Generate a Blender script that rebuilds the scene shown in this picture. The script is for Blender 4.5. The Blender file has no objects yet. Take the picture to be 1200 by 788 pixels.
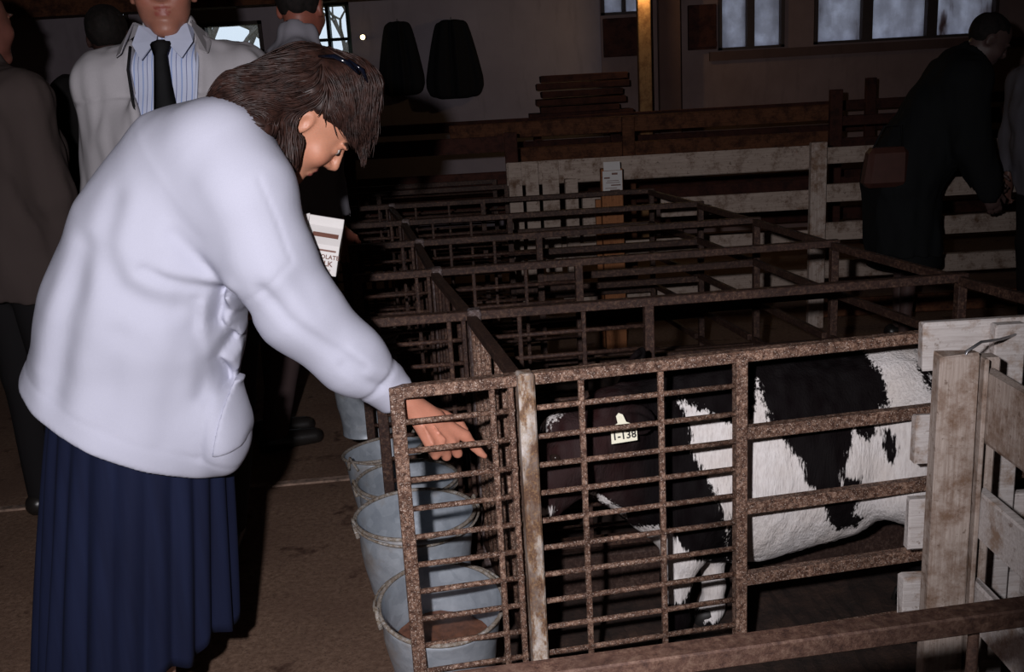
import bpy, bmesh, math, random
import numpy as np
from mathutils import Vector, Matrix

random.seed(7)
rng = np.random.default_rng(11)
SC = bpy.context.scene
COL = SC.collection

# ------------------------------------------------------------------ camera
F_PX, PITCH, ROLL, CAM_H = 1167.0, math.radians(14.3), math.atan(.0566), 1.42
cam_d = bpy.data.cameras.new('camera'); cam = bpy.data.objects.new('camera', cam_d); COL.objects.link(cam)
cam_d.sensor_width = 36.0; cam_d.lens = F_PX / 1200 * 36
cam_d.clip_start = .05; cam_d.clip_end = 200
cam.matrix_world = Matrix.Translation((0, 0, CAM_H)) @ Matrix.Rotation(math.pi/2 - PITCH, 4, 'X') @ Matrix.Rotation(-ROLL, 4, 'Z')
SC.camera = cam

# ------------------------------------------------------------------ world: pale overcast sky
w = bpy.data.worlds.new('sky'); SC.world = w; w.use_nodes = True
bgn = w.node_tree.nodes['Background']; bgn.inputs[0].default_value = (.78, .86, 1.0, 1); bgn.inputs[1].default_value = 1.15

# ------------------------------------------------------------------ lamps: the flash beside the lens, a bulb in the barn
def lamp(name, kind, loc, power, color, size=.03):
    d = bpy.data.lights.new(name, kind); d.energy = power; d.color = color
    if kind == 'POINT': d.shadow_soft_size = size
    o = bpy.data.objects.new(name, d); o.location = loc; COL.objects.link(o); return o
FLASH = 230
lf = lamp('camera_flash', 'SPOT', (-.17, -.02, 1.53), FLASH, (1.0, .955, .99))
lf.data.shadow_soft_size = .022; lf.data.spot_size = math.radians(92); lf.data.spot_blend = .8
lf.rotation_euler = (math.radians(90-13), 0, math.radians(5.5))
lamp('ceiling_bulb_light', 'POINT', (1.15, 7.98, 2.07), 5, (1.0, .66, .3), .02)
SC.view_settings.view_transform = 'Standard'; SC.view_settings.look = 'None'
SC.view_settings.exposure = 0; SC.view_settings.gamma = 1; SC.view_settings.use_curve_mapping = False

# ------------------------------------------------------------------ measuring helper: a photo pixel and a depth Y give a world point
def W(px, py, Y):
    x = px - 600; y = 394 - py; c, s = math.cos(ROLL), math.sin(ROLL)
    xr = x*c + y*s; yr = -x*s + y*c
    v = (xr, F_PX*math.cos(PITCH) + yr*math.sin(PITCH), -F_PX*math.sin(PITCH) + yr*math.cos(PITCH))
    t = Y / v[1]
    return np.array([v[0]*t, Y, CAM_H + v[2]*t])

# ------------------------------------------------------------------ materials
def nt(name):
    m = bpy.data.materials.new(name); m.use_nodes = True
    t = m.node_tree; return m, t, t.nodes['Principled BSDF']
def pos(t, scale=(1, 1, 1), kind='Object'):
    tc = t.nodes.new('ShaderNodeTexCoord'); mp = t.nodes.new('ShaderNodeMapping')
    t.links.new(tc.outputs[kind], mp.inputs[0]); mp.inputs['Scale'].default_value = scale
    return mp.outputs[0]
def wpos(t, scale=(1, 1, 1)):
    g = t.nodes.new('ShaderNodeNewGeometry'); mp = t.nodes.new('ShaderNodeMapping')
    t.links.new(g.outputs['Position'], mp.inputs[0]); mp.inputs['Scale'].default_value = scale
    return mp.outputs[0]
def noise(t, vec, scale, detail=4, rough=.6):
    n = t.nodes.new('ShaderNodeTexNoise'); n.inputs['Scale'].default_value = scale
    n.inputs['Detail'].default_value = detail; n.inputs['Roughness'].default_value = rough
    t.links.new(vec, n.inputs['Vector']); return n.outputs['Fac']
def ramp(t, fac, stops):
    r = t.nodes.new('ShaderNodeValToRGB'); t.links.new(fac, r.inputs[0]); e = r.color_ramp.elements
    while len(e) < len(stops): e.new(.5)
    for i, (p, c) in enumerate(stops): e[i].position = p; e[i].color = (*c, 1) if len(c) == 3 else c
    return r.outputs[0]
def mix(t, fac, a, b, mode='MIX'):
    m = t.nodes.new('ShaderNodeMix'); m.data_type = 'RGBA'; m.blend_type = mode
    for s, v in ((0, fac), (6, a), (7, b)):
        if hasattr(v, 'is_output'): t.links.new(v, m.inputs[s])
        else: m.inputs[s].default_value = v if s == 0 else ((*v, 1) if len(v) == 3 else v)
    return m.outputs[2]
def bump(t, p, h, strength=.3, dist=.01):
    b = t.nodes.new('ShaderNodeBump'); b.inputs['Strength'].default_value = strength; b.inputs['Distance'].default_value = dist
    t.links.new(h, b.inputs['Height']); t.links.new(b.outputs[0], p.inputs['Normal'])
def plain(name, c, rough=.8, metal=0, var=.15, scale=20, spec=None):
    m, t, p = nt(name); v = pos(t)
    n = noise(t, v, scale)
    col = ramp(t, n, [(.3, tuple(x*(1-var) for x in c)), (.7, tuple(min(1, x*(1+var)) for x in c))])
    t.links.new(col, p.inputs['Base Color']); p.inputs['Roughness'].default_value = rough; p.inputs['Metallic'].default_value = metal
    if spec is not None: p.inputs['Specular IOR Level'].default_value = spec
    return m
def attr_mat(name, rough=.7, bscale=150, bstr=.2, bdist=.002, spec=.3, sss=0, stretch=(1, 1, 1)):
    m, t, p = nt(name); a = t.nodes.new('ShaderNodeAttribute'); a.attribute_name = 'Col'
    n = noise(t, pos(t, stretch), bscale, 3)
    col = mix(t, .25, a.outputs['Color'], ramp(t, n, [(.25, (.55, .55, .55)), (.75, (1, 1, 1))]), 'MULTIPLY')
    t.links.new(col, p.inputs['Base Color']); p.inputs['Roughness'].default_value = rough
    p.inputs['Specular IOR Level'].default_value = spec
    if sss: p.inputs['Subsurface Weight'].default_value = sss; p.inputs['Subsurface Radius'].default_value = (.012, .005, .003)
    bump(t, p, n, bstr, bdist); return m
def rust(name, dark, mid, light, speck, amount=.5):
    m, t, p = nt(name); v = wpos(t)
    n1 = noise(t, v, 95, 8, .78); n2 = noise(t, v, 11, 5, .65); n3 = noise(t, v, 330, 4, .7)
    c = ramp(t, n1, [(.38, dark), (.5, mid), (.62, light)])
    c = mix(t, ramp(t, n2, [(.3, (0, 0, 0)), (.7, (1, 1, 1))]), mix(t, .75, c, dark), c)
    s = ramp(t, n3, [(amount+.09, (0, 0, 0)), (amount+.16, (.75, .75, .75))])
    c = mix(t, s, c, speck)
    t.links.new(c, p.inputs['Base Color']); p.inputs['Roughness'].default_value = .62; p.inputs['Metallic'].default_value = .1
    p.inputs['Specular IOR Level'].default_value = .35
    bump(t, p, n1, .6, .004); return m
def planks(name, base, stain, grain=(3, 60, 60), light=None, stain_amt=(.45, .62)):
    m, t, p = nt(name); v = wpos(t)
    g = noise(t, pos(t, grain), 3, 6, .7); n = noise(t, v, 13, 7, .72); n2 = noise(t, v, 60, 5, .7)
    c = mix(t, ramp(t, g, [(.3, (0, 0, 0)), (.7, (1, 1, 1))]), tuple(x*.75 for x in base), light or base)
    c = mix(t, ramp(t, n, [(stain_amt[0], (0, 0, 0)), (stain_amt[1], (1, 1, 1))]), c, stain)
    c = mix(t, ramp(t, n2, [(.58, (0, 0, 0)), (.68, (.7, .7, .7))]), c, tuple(x*.6 for x in stain))
    t.links.new(c, p.inputs['Base Color']); p.inputs['Roughness'].default_value = .85; p.inputs['Specular IOR Level'].default_value = .2
    bump(t, p, g, .35, .004); return m

M = {}
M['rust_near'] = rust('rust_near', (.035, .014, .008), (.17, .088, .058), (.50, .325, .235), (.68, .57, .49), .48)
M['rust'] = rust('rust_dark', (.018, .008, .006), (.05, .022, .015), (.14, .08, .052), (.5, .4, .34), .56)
def flaking():
    m, t, p = nt('flaking_post_paint'); n = noise(t, wpos(t, (1, 1, .45)), 38, 7, .7); n2 = noise(t, wpos(t, (1, 1, .5)), 12, 4, .6); n3 = noise(t, wpos(t), 160, 5, .7)
    c = ramp(t, n, [(.36, (.06, .028, .015)), (.46, (.22, .13, .08)), (.54, (.5, .44, .38)), (.66, (.68, .64, .62))])
    c = mix(t, ramp(t, n2, [(.42, (0, 0, 0)), (.58, (.85, .85, .85))]), c, (.10, .05, .03))
    c = mix(t, ramp(t, n3, [(.5, (0, 0, 0)), (.62, (.5, .5, .5))]), c, (.34, .2, .09))
    t.links.new(c, p.inputs['Base Color']); p.inputs['Roughness'].default_value = .8; bump(t, p, n, .5, .004); return m
M['post_paint'] = flaking()
M['post_grey'] = rust('grey_post_paint', (.05, .03, .025), (.12, .085, .08), (.26, .23, .24), (.6, .55, .5), .52)
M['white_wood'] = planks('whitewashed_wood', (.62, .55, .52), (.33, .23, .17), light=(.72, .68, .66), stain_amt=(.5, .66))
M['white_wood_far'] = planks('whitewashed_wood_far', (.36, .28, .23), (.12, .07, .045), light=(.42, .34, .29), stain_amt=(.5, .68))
M['post_wood'] = planks('weathered_post_wood', (.40, .31, .26), (.2, .125, .085), (60, 60, 3), light=(.54, .46, .41), stain_amt=(.46, .64))
M['orange_wood'] = planks('bare_orange_wood', (.27, .105, .045), (.14, .05, .025), (60, 60, 3), light=(.33, .14, .06), stain_amt=(.55, .7))
M['brown_wood'] = planks('bare_brown_wood', (.12, .045, .022), (.05, .02, .012), light=(.17, .07, .035))
M['dark_wood'] = planks('dark_stained_wood', (.07, .025, .018), (.03, .012, .01))
M['post_brown'] = planks('varnished_post_wood', (.35, .2, .09), (.18, .09, .04), (60, 60, 3))
M['paper'] = plain('white_paper', (.50, .485, .475), .7, var=.03)
M['tagplastic'] = plain('tag_plastic', (.85, .83, .66), .35, var=.03)
M['ink'] = plain('black_ink', (.015, .013, .012), .6)
M['brown_ink'] = plain('brown_ink', (.12, .05, .035), .6)
M['black_cloth'] = plain('black_cloth', (.012, .012, .013), .9, spec=.1)
M['steel_wire'] = plain('steel_wire', (.45, .45, .47), .4, metal=.8)
M['shoe'] = plain('black_leather', (.015, .013, .012), .35)
M['stocking'] = plain('stocking_skin', (.33, .2, .19), .6)
M['eye_white'] = plain('eye_white', (.6, .56, .52), .25, var=.02)
M['iris'] = plain('dark_iris', (.02, .012, .01), .12)
M['skin'] = attr_mat('skin', .48, 320, .12, .0006, .4, sss=.08)
def fur():
    m, t, p = nt('calf_fur'); a = t.nodes.new('ShaderNodeAttribute'); a.attribute_name = 'Col'; k = t.nodes.new('ShaderNodeAttribute'); k.attribute_name = 'patch'
    hairn = noise(t, wpos(t, (1, 1, .16)), 190, 4, .6); h2 = noise(t, wpos(t, (1, 1, .3)), 55, 4, .6); wv = noise(t, wpos(t), 9, 3)
    ad = t.nodes.new('ShaderNodeMath'); ad.operation = 'MULTIPLY_ADD'; t.links.new(hairn, ad.inputs[0]); ad.inputs[1].default_value = .8; t.links.new(k.outputs['Fac'], ad.inputs[2])
    ad2 = t.nodes.new('ShaderNodeMath'); ad2.operation = 'MULTIPLY_ADD'; t.links.new(h2, ad2.inputs[0]); ad2.inputs[1].default_value = .5; t.links.new(ad.outputs[0], ad2.inputs[2])
    sb = t.nodes.new('ShaderNodeMath'); sb.operation = 'SUBTRACT'; t.links.new(ad2.outputs[0], sb.inputs[0]); sb.inputs[1].default_value = .65
    msk = ramp(t, sb.outputs[0], [(.44, (0, 0, 0)), (.56, (1, 1, 1))])
    dirt = mix(t, ramp(t, wv, [(.4, (0, 0, 0)), (.7, (.35, .35, .35))]), (.78, .75, .74), (.55, .45, .36))
    white = mix(t, ramp(t, hairn, [(.35, (.5, .5, .5)), (.6, (0, 0, 0))]), dirt, (.52, .47, .45))
    c = mix(t, msk, a.outputs['Color'], white)
    t.links.new(c, p.inputs['Base Color']); p.inputs['Roughness'].default_value = .8; p.inputs['Specular IOR Level'].default_value = .06
    bump(t, p, hairn, .8, .006); return m
M['fur'] = fur()
def stripes():
    m, t, p = nt('striped_shirt'); v = pos(t); sx = t.nodes.new('ShaderNodeSeparateXYZ'); t.links.new(v, sx.inputs[0])
    def fr(per, off):
        a = t.nodes.new('ShaderNodeMath'); a.operation = 'MULTIPLY_ADD'; t.links.new(sx.outputs[0], a.inputs[0]); a.inputs[1].default_value = 1/per; a.inputs[2].default_value = off
        b = t.nodes.new('ShaderNodeMath'); b.operation = 'FRACT'; t.links.new(a.outputs[0], b.inputs[0]); return b.outputs[0]
    c = mix(t, ramp(t, fr(.026, .3), [(.1, (1, 1, 1)), (.16, (0, 0, 0))]), (.48, .52, .66), (.24, .32, .55))
    c = mix(t, ramp(t, fr(.026, .8), [(.05, (1, 1, 1)), (.09, (0, 0, 0))]), c, (.10, .12, .26))
    t.links.new(c, p.inputs['Base Color']); p.inputs['Roughness'].default_value = .85; return m
M['striped'] = stripes()
M['knit'] = attr_mat('white_knit', .95, 900, .35, .0008, .1)
M['cloth'] = attr_mat('woven_cloth', .9, 500, .25, .0008, .12)

def navy():
    m, t, p = nt('navy_cotton'); n = noise(t, pos(t), 400, 3)
    n2 = noise(t, pos(t, (9, 9, .6)), 2.2, 3)
    c = mix(t, ramp(t, n2, [(.3, (0, 0, 0)), (.7, (1, 1, 1))]), (.005, .007, .022), (.008, .012, .036))
    t.links.new(c, p.inputs['Base Color']); p.inputs['Roughness'].default_value = .85; p.inputs['Specular IOR Level'].default_value = .15
    bump(t, p, n, .2, .001); return m
M['navy'] = navy()
def galv(name, dull=.0):
    m, t, p = nt(name); v = pos(t)
    vo = t.nodes.new('ShaderNodeTexVoronoi'); vo.inputs['Scale'].default_value = 38; t.links.new(v, vo.inputs['Vector'])
    n = noise(t, v, 16, 6, .7); n2 = noise(t, v, 7, 5)
    c = mix(t, .45, ramp(t, vo.outputs['Color'], [(.1, (.27, .31, .36)), (.9, (.42, .47, .53))]), ramp(t, n, [(.3, (.22, .25, .29)), (.7, (.5, .54, .58))]))
    c = mix(t, ramp(t, n2, [(.52, (0, 0, 0)), (.72, (.8, .8, .8))]), c, (.24, .17, .11))
    t.links.new(c, p.inputs['Base Color']); p.inputs['Metallic'].default_value = .3
    rr = ramp(t, n, [(.3, (.32,)*3), (.7, (.6,)*3)]); t.links.new(rr, p.inputs['Roughness'])
    bump(t, p, n, .25, .003); return m
M['galv'] = galv('galvanised_steel')
M['rim'] = rust('worn_rim_steel', (.12, .08, .05), (.3, .27, .23), (.45, .45, .45), (.6, .6, .6), .5)
M['feed'] = plain('wet_feed', (.11, .045, .025), .6, var=.4, scale=60)

def floor_mat():
    m, t, p = nt('barn_concrete'); v = wpos(t)
    n = noise(t, v, 2.2, 6, .65); n2 = noise(t, v, 60, 6, .75); n3 = noise(t, v, 6, 5, .6)
    vo = t.nodes.new('ShaderNodeTexVoronoi'); vo.inputs['Scale'].default_value = 75; t.links.new(v, vo.inputs['Vector'])
    c = mix(t, ramp(t, n2, [(.35, (0, 0, 0)), (.65, (1, 1, 1))]), (.105, .06, .04), (.24, .155, .11))
    c = mix(t, ramp(t, n, [(.4, (0, 0, 0)), (.65, (.7, .7, .7))]), c, (.12, .07, .05))
    c = mix(t, ramp(t, n3, [(.6, (0, 0, 0)), (.68, (.9, .9, .9))]), c, (.045, .02, .014))
    c = mix(t, ramp(t, vo.outputs['Distance'], [(.12, (.8, .8, .8)), (.2, (0, 0, 0))]), c, (.07, .045, .035))
    t.links.new(c, p.inputs['Base Color']); p.inputs['Roughness'].default_value = .8; p.inputs['Specular IOR Level'].default_value = .25
    bump(t, p, n2, .5, .006); return m
M['floor'] = floor_mat()
def litter_mat():
    m, t, p = nt('pen_bedding'); v = wpos(t)
    n = noise(t, v, 12, 8, .75); n2 = noise(t, wpos(t, (1, 5, 1)), 40, 6, .75)
    c = ramp(t, n, [(.35, (.014, .007, .005)), (.55, (.038, .019, .013)), (.72, (.07, .036, .022))])
    c = mix(t, ramp(t, n2, [(.63, (0, 0, 0)), (.7, (.6, .6, .6))]), c, (.22, .13, .06))
    t.links.new(c, p.inputs['Base Color']); p.inputs['Roughness'].default_value = .9; bump(t, p, n, .8, .02); return m
M['litter'] = litter_mat()
M['curb'] = rust('splashed_curb', (.025, .012, .009), (.05, .026, .019), (.11, .07, .055), (.4, .36, .34), .56)
def wallm(name, a, b, sc=1.2):
    m, t, p = nt(name); v = wpos(t); n = noise(t, v, sc, 6, .65); n2 = noise(t, wpos(t, (1, 1, .2)), 9, 5, .6)
    c = mix(t, ramp(t, n, [(.3, (0, 0, 0)), (.7, (1, 1, 1))]), a, b)
    c = mix(t, ramp(t, n2, [(.55, (0, 0, 0)), (.75, (.4, .4, .4))]), c, tuple(x*.5 for x in a))
    t.links.new(c, p.inputs['Base Color']); p.inputs['Roughness'].default_value = .95; bump(t, p, n, .3, .02); return m
M['plaster'] = wallm('limewashed_wall', (.25, .21, .235), (.34, .29, .32))
M['wall_brown'] = wallm('stained_lower_wall', (.19, .125, .115), (.26, .18, .17), 2)
M['wall_dark'] = wallm('dark_boarded_wall', (.08, .042, .035), (.12, .07, .06))
M['ceiling'] = wallm('dark_ceiling', (.09, .05, .035), (.13, .08, .06))
M['frame_dark'] = plain('dark_window_frame', (.045, .03, .028), .7)
M['frame_green'] = plain('dark_green_frame', (.02, .045, .04), .7)
def plastic_pane():
    m, t, p = nt('milky_window_film'); v = wpos(t, (1, 1, .25)); n = noise(t, v, 5, 5, .55); n2 = noise(t, wpos(t), 9, 4)
    c = ramp(t, n, [(.3, (.12, .08, .075)), (.37, (.5, .5, .55)), (.55, (.68, .69, .76))])
    c = mix(t, ramp(t, n2, [(.4, (.45, .45, .45)), (.65, (0, 0, 0))]), c, (.35, .34, .37))
    tr = t.nodes.new('ShaderNodeBsdfTranslucent'); di = t.nodes.new('ShaderNodeBsdfDiffuse'); mx = t.nodes.new('ShaderNodeMixShader')
    mx.inputs[0].default_value = .12
    t.links.new(c, tr.inputs[0]); t.links.new(c, di.inputs[0]); t.links.new(tr.outputs[0], mx.inputs[1]); t.links.new(di.outputs[0], mx.inputs[2])
    t.links.new(mx.outputs[0], t.nodes['Material Output'].inputs[0]); return m
M['film'] = plastic_pane()
def glass():
    m, t, p = nt('window_glass'); g = t.nodes.new('ShaderNodeBsdfGlossy'); g.inputs['Roughness'].default_value = .05
    tr = t.nodes.new('ShaderNodeBsdfTransparent'); tr.inputs[0].default_value = (.9, .93, .93, 1); mx = t.nodes.new('ShaderNodeMixShader'); mx.inputs[0].default_value = .04
    t.links.new(tr.outputs[0], mx.inputs[1]); t.links.new(g.outputs[0], mx.inputs[2]); t.links.new(mx.outputs[0], t.nodes['Material Output'].inputs[0]); return m
M['glass'] = glass()
def emis(name, c, s):
    m, t, p = nt(name); p.inputs['Emission Color'].default_value = (*c, 1); p.inputs['Emission Strength'].default_value = s; return m
M['bulb'] = emis('lit_bulb', (1, .72, .35), 9)
def hairm(name, c1, c2, rough=.42):
    m, t, p = nt(name); n = noise(t, pos(t), 60, 5, .6)
    t.links.new(ramp(t, n, [(.35, c1), (.65, c2)]), p.inputs['Base Color']); p.inputs['Roughness'].default_value = rough
    p.inputs['Specular IOR Level'].default_value = .3; return m
M['hair_brown'] = hairm('brown_hair', (.010, .0045, .0035), (.034, .014, .010), .5)
M['hair_dark'] = hairm('dark_hair', (.006, .005, .004), (.016, .011, .01), .8)
M['bark'] = plain('grey_bark', (.16, .14, .12), .9)
M['grass'] = plain('winter_grass', (.22, .2, .1), .95, scale=2)

# ------------------------------------------------------------------ object helpers
def link(o): COL.objects.link(o); return o
def meta(o, label=None, cat=None, group=None, kind=None):
    if label: o['label'] = label
    if cat: o['category'] = cat
    if group: o['group'] = group
    if kind: o['kind'] = kind
    return o
def thing(name, label, cat, loc=(0, 0, 0), rz=0, group=None):
    o = bpy.data.objects.new(name, None); o.empty_display_size = .1; o.location = loc; o.rotation_euler = (0, 0, rz); link(o)
    return meta(o, label, cat, group)
def obj(name, me, mat, parent=None, world=False):
    o = bpy.data.objects.new(name, me); link(o)
    if mat is not None and not me.materials: me.materials.append(mat)
    if parent is not None:
        o.parent = parent
        if world: o.matrix_parent_inverse = full(parent).inverted()
    return o
def full(o):
    m = Matrix.Translation(o.location) @ o.rotation_euler.to_matrix().to_4x4() @ Matrix.Diagonal((*o.scale, 1))
    return full(o.parent) @ o.matrix_parent_inverse @ m if o.parent else m
class MB:
    def __init__(s): s.v = []; s.f = []
    def box(s, lo, hi, rot=None, c=None):
        b = len(s.v); P = [(x, y, z) for x in (lo[0], hi[0]) for y in (lo[1], hi[1]) for z in (lo[2], hi[2])]
        if rot is not None:
            P = [tuple(rot @ Vector(p) + (Vector(c) if c is not None else Vector())) for p in P]
        s.v += P; s.f += [tuple(b+i for i in q) for q in ((0, 1, 3, 2), (4, 6, 7, 5), (0, 4, 5, 1), (2, 3, 7, 6), (0, 2, 6, 4), (1, 5, 7, 3))]
        return s
    def tube(s, pts, r, n=8, cap=True, flat=1.0, up=(0, 0, 1)):
        pts = [np.array(p, float) for p in pts]; rs = r if hasattr(r, '__len__') else [r]*len(pts); b = len(s.v); prev = None
        for i, p in enumerate(pts):
            d = pts[min(i+1, len(pts)-1)] - pts[max(i-1, 0)]; d = d/(np.linalg.norm(d)+1e-9)
            if prev is None:
                u = np.array(up, float)
                if abs(np.dot(u, d)) > .95: u = np.array([1., 0, 0])
            else: u = prev
            a = np.cross(d, u); a /= np.linalg.norm(a)+1e-9; u = np.cross(a, d); prev = u
            for k in range(n):
                th = 2*math.pi*k/n; s.v.append(tuple(p + rs[i]*(math.cos(th)*a + math.sin(th)*u*flat)))
        for i in range(len(pts)-1):
            for k in range(n):
                s.f.append((b+i*n+k, b+i*n+(k+1) % n, b+(i+1)*n+(k+1) % n, b+(i+1)*n+k))
        if cap:
            s.f.append(tuple(b+k for k in range(n))[::-1]); s.f.append(tuple(b+(len(pts)-1)*n+k for k in range(n)))
        return s
    def lathe(s, prof, n=48, c=(0, 0, 0)):
        b = len(s.v)
        for r, z in prof:
            for k in range(n): th = 2*math.pi*k/n; s.v.append((c[0]+r*math.cos(th), c[1]+r*math.sin(th), c[2]+z))
        for i in range(len(prof)-1):
            for k in range(n): s.f.append((b+i*n+k, b+i*n+(k+1) % n, b+(i+1)*n+(k+1) % n, b+(i+1)*n+k))
        return s
    def ball(s, c, r, n=12):
        prof = [(max(1e-5, math.sin(math.pi*i/n))*r, -math.cos(math.pi*i/n)*r) for i in range(n+1)]
        return s.lathe(prof, 2*n, c)
    def mesh(s, name, smooth=False, bevel=0, jit=0):
        me = bpy.data.meshes.new(name); me.from_pydata([tuple(map(float, v)) for v in s.v], [], s.f)
        bm = bmesh.new(); bm.from_mesh(me); bmesh.ops.recalc_face_normals(bm, faces=bm.faces)
        if bevel: bmesh.ops.bevel(bm, geom=bm.edges[:], offset=bevel, segments=1, affect='EDGES')
        if jit:
            for v in bm.verts: v.co += Vector([random.uniform(-jit, jit) for _ in range(3)])
        bm.to_mesh(me); bm.free()
        if smooth: me.polygons.foreach_set('use_smooth', [True]*len(me.polygons))
        return me
def box(name, lo, hi, mat, parent=None, bevel=0, jit=0):
    return obj(name, MB().box(lo, hi).mesh(name, bevel=bevel, jit=jit), mat, parent)
def struct(name, lo, hi, mat, parent=None, bevel=0):
    o = box(name, lo, hi, mat, parent, bevel)
    if parent is None: o['kind'] = 'structure'
    return o
def text_mesh(body, size, depth=.0004, align='CENTER'):
    cu = bpy.data.curves.new('txt', 'FONT'); cu.body = body; cu.size = size; cu.extrude = depth; cu.align_x = align; cu.align_y = 'CENTER'
    cu.resolution_u = 2; cu.offset = size*.022
    o = bpy.data.objects.new('txt', cu); link(o); bpy.context.view_layer.update()
    me = bpy.data.meshes.new_from_object(o.evaluated_get(bpy.context.evaluated_depsgraph_get()))
    bpy.data.objects.remove(o); bpy.data.curves.remove(cu); me.name = 'lettering'; return me

# ------------------------------------------------------------------ implicit surfaces (smooth bodies and cloth) -> meshes
def A(*v): return np.array(v, np.float32)
def smin(a, b, k):
    h = np.clip(.5+.5*(b-a)/k, 0, 1); return b*(1-h)+a*h-k*h*(1-h)
def smax(a, b, k): return -smin(-a, -b, k)
def ssub(a, b, k): return smax(a, -b, k)          # carve b out of a
def cone(P, a, b, ra, rb):
    a = np.asarray(a, np.float32); b = np.asarray(b, np.float32); ba = b-a
    t = np.clip((P-a) @ ba/max(float(ba @ ba), 1e-9), 0, 1)[:, None]
    return np.linalg.norm(P-a-t*ba, axis=1)-(ra+(rb-ra)*t[:, 0])
def chain(P, pts, rs, k=.02):
    d = None
    for i in range(len(pts)-1):
        e = cone(P, pts[i], pts[i+1], rs[i], rs[i+1]); d = e if d is None else smin(d, e, k)
    return d
def ell(P, c, r, R=None):
    q = P-np.asarray(c, np.float32)
    if R is not None: q = q @ np.asarray(R, np.float32).T      # rows of R are the local axes
    r = np.asarray(r, np.float32); n = np.linalg.norm(q/r, axis=1); n2 = np.linalg.norm(q/(r*r), axis=1)
    return n*(n-1)/np.maximum(n2, 1e-6)
def loft(P, pts, ru, rv, U, k=.03):
    U = np.asarray(U, np.float32); U = U/np.linalg.norm(U); d = None
    for i in range(len(pts)-1):
        a = np.asarray(pts[i], np.float32); b = np.asarray(pts[i+1], np.float32); ba = b-a
        t = np.clip((P-a) @ ba/max(float(ba @ ba), 1e-9), 0, 1); q = P-a-t[:, None]*ba
        du = q @ U; rest = np.linalg.norm(q-du[:, None]*U, axis=1)
        a1 = ru[i]+(ru[i+1]-ru[i])*t; b1 = rv[i]+(rv[i+1]-rv[i])*t
        e = (np.sqrt((du/a1)**2+(rest/b1)**2)-1)*np.minimum(a1, b1)
        d = e if d is None else smin(d, e, k)
    return d
_tab = rng.random(4096).astype(np.float32)
def vnoise(P, s):
    q = P*s; i = np.floor(q).astype(np.int64); f = (q-i).astype(np.float32); f = f*f*(3-2*f); out = 0
    for dx in (0, 1):
        for dy in (0, 1):
            for dz in (0, 1):
                h = ((i[:, 0]+dx)*7919+(i[:, 1]+dy)*104729+(i[:, 2]+dz)*1299709) % 4096
                wgt = (f[:, 0] if dx else 1-f[:, 0])*(f[:, 1] if dy else 1-f[:, 1])*(f[:, 2] if dz else 1-f[:, 2])
                out = out+_tab[h]*wgt
    return out*2-1
def poly_dist(P2, pts):
    d = None
    for a, b in zip(pts[:-1], pts[1:]):
        a = np.asarray(a, np.float32); b = np.asarray(b, np.float32); ba = b-a
        t = np.clip((P2-a) @ ba/max(float(ba @ ba), 1e-9), 0, 1)[:, None]
        e = np.linalg.norm(P2-a-t*ba, axis=1); d = e if d is None else np.minimum(d, e)
    return d
def inpoly(X, poly):
    x, y = X[:, 0], X[:, 1]; r = np.zeros(len(X), bool); n = len(poly)
    for i in range(n):
        x1, y1 = poly[i]; x2, y2 = poly[(i+1) % n]
        c = ((y1 > y) != (y2 > y)) & (x < (x2-x1)*(y-y1)/((y2-y1) if y2 != y1 else 1e-9)+x1); r ^= c
    return r
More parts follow.
